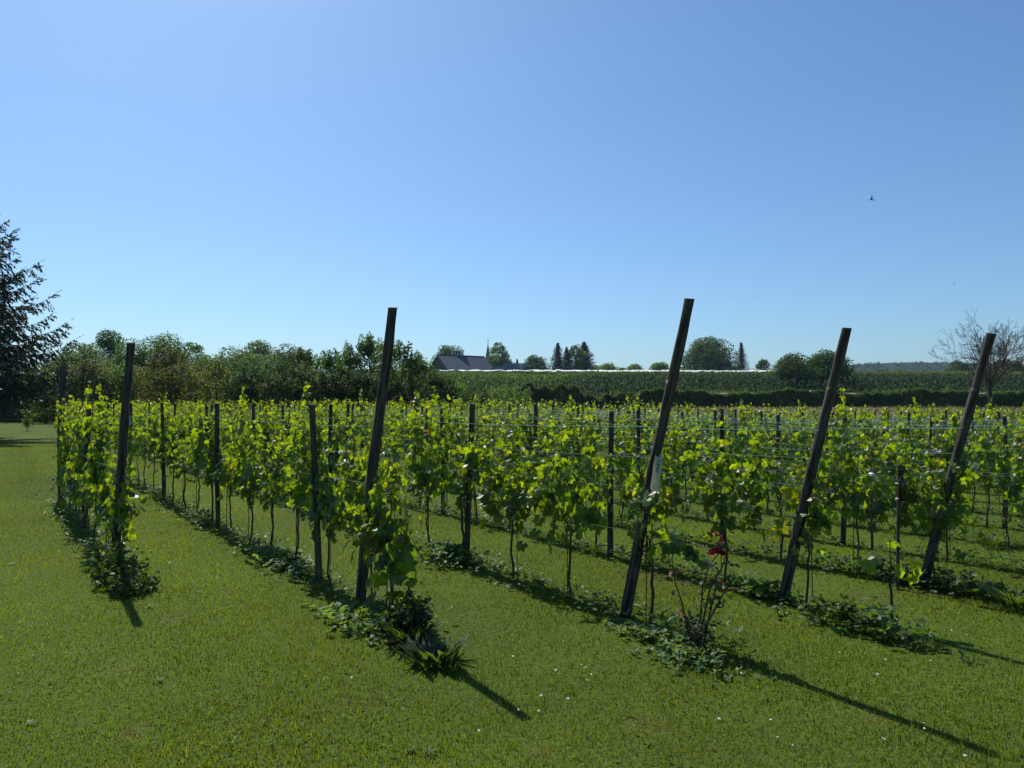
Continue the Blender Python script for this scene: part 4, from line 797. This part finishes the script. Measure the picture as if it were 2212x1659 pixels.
b0, b1, b2, b3 = E0 + pp * i_ + ax * i_, E1 + pp * i_ - ax * i_, F1 - pp * i_ - ax * i_, F0 - pp * i_ + ax * i_; g0, g1 = Rg0 + ax * i_, Rg1 - ax * i_
v = [ins(b0, 0), ins(b1, 0), ins(b2, 0), ins(b3, 0), ins(b0, hE), ins(b1, hE), ins(b2, hE), ins(b3, hE), ins(g0, Rg0[2] - zg - .3), ins(g1, Rg0[2] - zg - .3)]
mb.quads(v, [[0, 1, 5, 4], [1, 2, 6, 5], [2, 3, 7, 6], [3, 0, 4, 7]]); mb.add(v, [[4, 7, 8], [5, 9, 6]]); mb.obj('wall', M_wallb, barn)
mb = MB(); nrib = 40; 
for A0, B0 in ((E0, Rg0), (F0, Rg0)):
    for t0 in range(nrib):
        for s0, s1, h_ in ((0, .8, 0), (.8, 1, .06)):
            p0, p1 = A0 + ax * Lb * (t0 + s0) / nrib, A0 + ax * Lb * (t0 + s1) / nrib; r0, r1 = B0 + ax * Lb * (t0 + s0) / nrib, B0 + ax * Lb * (t0 + s1) / nrib; up = np.array([0, 0, h_])
            mb.quads([ins(p0) + up, ins(p1) + up, ins(r1) + up, ins(r0) + up, ins(p0) + [0, 0, -.15], ins(p1) + [0, 0, -.15], ins(r1) + [0, 0, -.15], ins(r0) + [0, 0, -.15]], [[0, 1, 2, 3], [7, 6, 5, 4], [0, 4, 5, 1], [1, 5, 6, 2], [2, 6, 7, 3], [3, 7, 4, 0]])
roof = mb.obj('roof', M_roof, barn); mb = MB(); a, b = ins(Rg0), ins(Rg1); mb.tube([a + [0, 0, .1], b + [0, 0, .1]], .16, 6); mb.obj('ridge_cap', M_roof, roof)
mb = MB(); a, b = ins(E0), ins(E1); mb.tube([a + [0, 0, -.12] - pp * .1, b + [0, 0, -.12] - pp * .1], .12, 6); mb.obj('gutter', M_white, roof)
c = at(989, 765, 326); zc = c[2]; cab = empty('rooftop_pergola', tuple(c)); tag(cab, 'white open frame structure standing above the dark barn roof', 'pergola')
mb = MB(); mb.box((-2.4, -1.6, -3.5), (2.4, 1.6, -.3), (.9, .9, .9)); mb.obj('base', M_white, cab); mb = MB()
for x_ in (-2.3, -1.1, .1, 1.3, 2.3): mb.box((x_ - .12, -1.6, -.3), (x_ + .12, -1.4, 1.3)); mb.box((x_ - .12, 1.4, -.3), (x_ + .12, 1.6, 1.3))
mb.obj('frame', M_white, cab); mb = MB(); mb.box((-2.7, -1.9, 1.3), (2.8, 1.9, 1.62)); mb.box((-1.8, -1.2, 1.62), (1.2, 1.2, 2.1)); mb.obj('top', M_white, cab); mb = MB(); mb.box((-1.6, -1.3, -.3), (1.5, -1.1, 1.1)); mb.obj('opening', M_dark, cab)
# church
d = 520; c = at(1054, 770, d); cz = gz(c[0], d); ch_ = empty('church_tower', (c[0], d, cz)); tag(ch_, 'thin dark church spire topped by a cross far behind the barn', 'church tower'); hb = c[2] - cz + 1
mb = MB(); mb.box((-2.6, -2.6, 0), (2.6, 2.6, hb - 6)); mb.obj('tower', plain('stone', (.25, .23, .2)), ch_); tipz = at(1054, 742, d)[2] - cz
mb = MB(); th = np.arange(8) * np.pi / 4 + np.pi / 8; rr = [(2.9, hb - 6), (2.1, hb - 3), (1.5, hb), (.12, tipz)]; v = np.concatenate([np.stack([r_ * np.cos(th), r_ * np.sin(th), z_ + 0 * th], 1) for r_, z_ in rr]); mb.quads(v, [[i * 8 + j, i * 8 + (j + 1) % 8, (i + 1) * 8 + (j + 1) % 8, (i + 1) * 8 + j] for i in range(3) for j in range(8)]); sp_ = mb.obj('spire', M_grey, ch_)
mb = MB(); mb.tube([(0, 0, tipz - .5), (0, 0, tipz + 3.4)], .13, 6); mb.tube([(-.95, 0, tipz + 2.2), (.95, 0, tipz + 2.2)], .12, 6); mb.add(ICO[0] * .35 + [0, 0, tipz], ICO[1]); mb.add(ICO[0] * .22 + [0, 0, tipz + 3.5], ICO[1]); mb.obj('cross', M_grey, ch_)
# fruit bins
mb = MB(); mb.box((-.6, -.5, .1), (.6, .5, .64)); 
for x_ in (-.6, -.05, .5): mb.box((x_, -.5, 0), (x_ + .1, .5, .1))
mb.box((-.62, -.52, .58), (.62, .52, .66), (1.3, 1.3, 1.3))
for x_ in (-.45, -.15, .15, .45): mb.box((x_ - .04, -.515, .16), (x_ + .04, -.5, .54), (.5, .5, .5))
binm = mb.mesh('fruit_bin', M_bin); d = 318; base = at(1062, 799, d); zb = gz(base[0], d)
for i in range(12):
    col_ = []
    for j in range(12):
        z = zb + j * .67; top = (785 if i > 3 else 791 if i > 0 else 795) - (1 if i in (6, 7) else 0)
        if z + .6 > CAMZ + (872 - top) / FPX * d: break
        if z + .7 < base[2] - 3.0: continue
        o = bpy.data.objects.new('fruit_bin', binm); COL.objects.link(o); o.location = (base[0] + .65 + i * 1.26, d + random.uniform(-.05, .05), z); col_.append(o)
    for q, o in enumerate(reversed(col_)): tag(o, 'blue-grey fruit bin, %s, %s column right of the barn' % (ORD[q + 1] + ' from the top' if q else 'topmost', ORD[i + 1]), 'fruit bin', 'stacked fruit bins beside the barn')
def car(px, d, col, label):
    x = (px - 1106) / FPX * d; o = empty('parked_car', (x, d, gz(x, d) + .02)); tag(o, label, 'car', 'cars parked behind the hedge'); M = plain('car_paint_%d' % px, col, .25, .2, .6)
    out = [(-2.1, .35), (-2.1, .8), (-1.6, .92), (-1.0, .98), (-.55, 1.42), (1.0, 1.45), (1.65, .98), (2.1, .9), (2.12, .35)]; m = len(out); mb = MB()
    v = [(a, -.85 + (.12 if b > 1.2 else 0), b) for a, b in out] + [(a, .85 - (.12 if b > 1.2 else 0), b) for a, b in out]; mb.quads(v, [[j, (j + 1) % m, m + (j + 1) % m, m + j] for j in range(m)])
    for o_ in (0, m): mb.add(v, [[o_ + a for a in t] for t in ((0, 1, 8), (1, 7, 8), (1, 2, 7), (2, 3, 7), (3, 6, 7), (3, 4, 6), (4, 5, 6))])
    mb.obj('body', M, o)
    for sy in (-1, 1):
        mb = MB(); mb.quads([(-.85, sy * .86, 1.0), (1.4, sy * .86, 1.0), (.92, sy * .765, 1.38), (-.48, sy * .765, 1.38)], [[0, 1, 2, 3]]); mb.obj('window', M_dark, o)
    for a in (-1.3, 1.3):
        for sy in (-1, 1): mb = MB(); mb.tube([(a, sy * .7, .32), (a, sy * .9, .32)], .32, 14); mb.obj('wheel', M_dark, o)
    return o
for px, col, lab in ((1714, (.10, .12, .15), 'dark car roof just showing above the hedge, left of the silver one'), (1756, (.55, .57, .6), 'silver car roof just showing above the hedge by the wide dark trees')):
    o = car(px, 128.5, col, lab); x = o.location.x; zt = CAMZ + (872 - 843) / FPX * 128.5; o.location.z = max(gz(x, 128.5) + .02, min(zt - 1.45, gz(x, 128.5) + .6))

# ---------------------------------------------------------------- wooded hill far away
mb = MB(); hx = np.linspace(-700, 1500, 120); prof = [(-40, 0), (0, .5), (60, .85), (130, 1), (260, .95)]
def hill_top(x, Y=1500.0):
    px = x / Y * FPX + 1106; t = np.interp(px, [300, 1300, 1740, 1800, 1850, 1950, 2040, 2120, 2212, 2500], [801, 800, 797, 795, 787, 783, 783, 786, 790, 795]); return CAMZ + (872 - t) / FPX * Y
v = []; Y0 = 1350
for k, f in ((0, 0), (60, .45), (150, 1.0), (400, 1.02)): v.append(np.stack([hx, Y0 + k + 0 * hx, -8 + (hill_top(hx, Y0 + 150) + 8) * f], 1))
v = np.concatenate(v); m = len(hx); mb.quads(v, [[j * m + i, j * m + i + 1, (j + 1) * m + i + 1, (j + 1) * m + i] for j in range(3) for i in range(m - 1)])
M_hill = ground_mat('hill_woods', [(.018, .035, .02), (.035, .06, .026), (.05, .08, .03)], .03, .12); tag(mb.obj('hill', M_hill, smooth=True), kind='structure')
n = 26000; X = rng.uniform(500, 1150, n); f = rng.uniform(0, 1, n); Y = Y0 + 150 * f; Z = -8 + (hill_top(X, Y0 + 150) + 8) * np.interp(f, [0, .4, 1], [0, .45, 1.0]); mb = MB()
P = np.stack([X, Y, Z], 1) + rng.normal(0, 1.2, (n, 3)); ck = np.sin(X * .09 + f * 9) * np.sin(X * .041 + 2 + f * 4); P[:, 2] += 1.6 * ck; mb.leaves(P, rdir(n) + [0, -.4, .8], rdir(n), rng.uniform(2.0, 5.5, n), jit((.035, .062, .026), n, .35) * (1 + .3 * ck[:, None]), LEAF_Q)
tag(mb.obj('far_woods', M_tree), 'bluish wooded hillside far beyond the orchard', 'woods', kind='stuff')

# ---------------------------------------------------------------- birds
def bird(px, py, d, s, label, col=(.03, .035, .05)):
    p = at(px, py, d); o = bpy.data.objects.new('bird', None); COL.objects.link(o); o.location = tuple(p); o.scale = (s, s, s); tag(o, label, 'bird')
    def loft(mb, rings, c): 
        for i in range(len(rings) - 1): pass
    mb = MB(); mb.tube([(-.09, 0, -.02), (-.06, 0, -.012), (-.01, 0, .0), (.04, 0, -.012), (.075, 0, -.03), (.09, 0, -.04)], [.004, .012, .021, .019, .012, .002], 8, col)
    def wing(sy, tip):
        n_ = 6; t = np.linspace(0, 1, n_); root = np.array([.02, 0, .005]); lead = root + (np.array(tip) - root) * t[:, None] + np.array([.035, 0, 0]) * np.sin(t * 3.1)[:, None]; ch = .075 * (1 - t ** 1.4) + .006
        tr = lead - np.array([1, 0, .15]) * ch[:, None]; th = .003
        v = np.concatenate([lead + [0, 0, th], tr + [0, 0, th], tr - [0, 0, th], lead - [0, 0, th]]); q = [[a * n_ + i, a * n_ + i + 1, ((a + 1) % 4) * n_ + i + 1, ((a + 1) % 4) * n_ + i] for a in range(4) for i in range(n_ - 1)]; mb.quads(v, q, col)
    wing(1, (-.03, -.07, .17)); wing(-1, (.10, -.14, -.07))
    mb.quads([(-.08, -.012, -.02), (-.08, .012, -.02), (-.17, .02, -.025), (-.17, -.02, -.025), (-.08, -.012, -.024), (-.08, .012, -.024), (-.17, .02, -.029), (-.17, -.02, -.029)], [[0, 1, 2, 3], [7, 6, 5, 4], [0, 3, 7, 4], [1, 5, 6, 2], [3, 2, 6, 7]], col)
    mb.add(ICO[0] * [.03, .012, .008] + [-.045, -.008, -.008], ICO[1], (.6, .55, .5)); b = mb.obj('body', plain('feathers_%d' % px, (1, 1, 1), .6), o, True); return o
bird(1888, 428, 32, 1.05, 'dark swallow-like bird in flight with one wing raised'); bird(2065, 611, 120, 1.2, 'tiny speck of a bird low in the sky above the bare tree')

# ---------------------------------------------------------------- the air: far things fade
hz = MB(); hz.box((-1700, -90, -40), (2200, 2300, 110)); m, n_, l_, p = mat('air'); n_.remove(p); pv = n_.new('ShaderNodeVolumePrincipled'); pv.inputs['Color'].default_value = (.55, .76, 1, 1); pv.inputs['Density'].default_value = .00011; pv.inputs['Anisotropy'].default_value = 0
l_.new(pv.outputs[0], n_['Material Output'].inputs['Volume']); tag(hz.obj('haze', m), 'thin blue air haze over the distant hill', 'haze', kind='stuff')
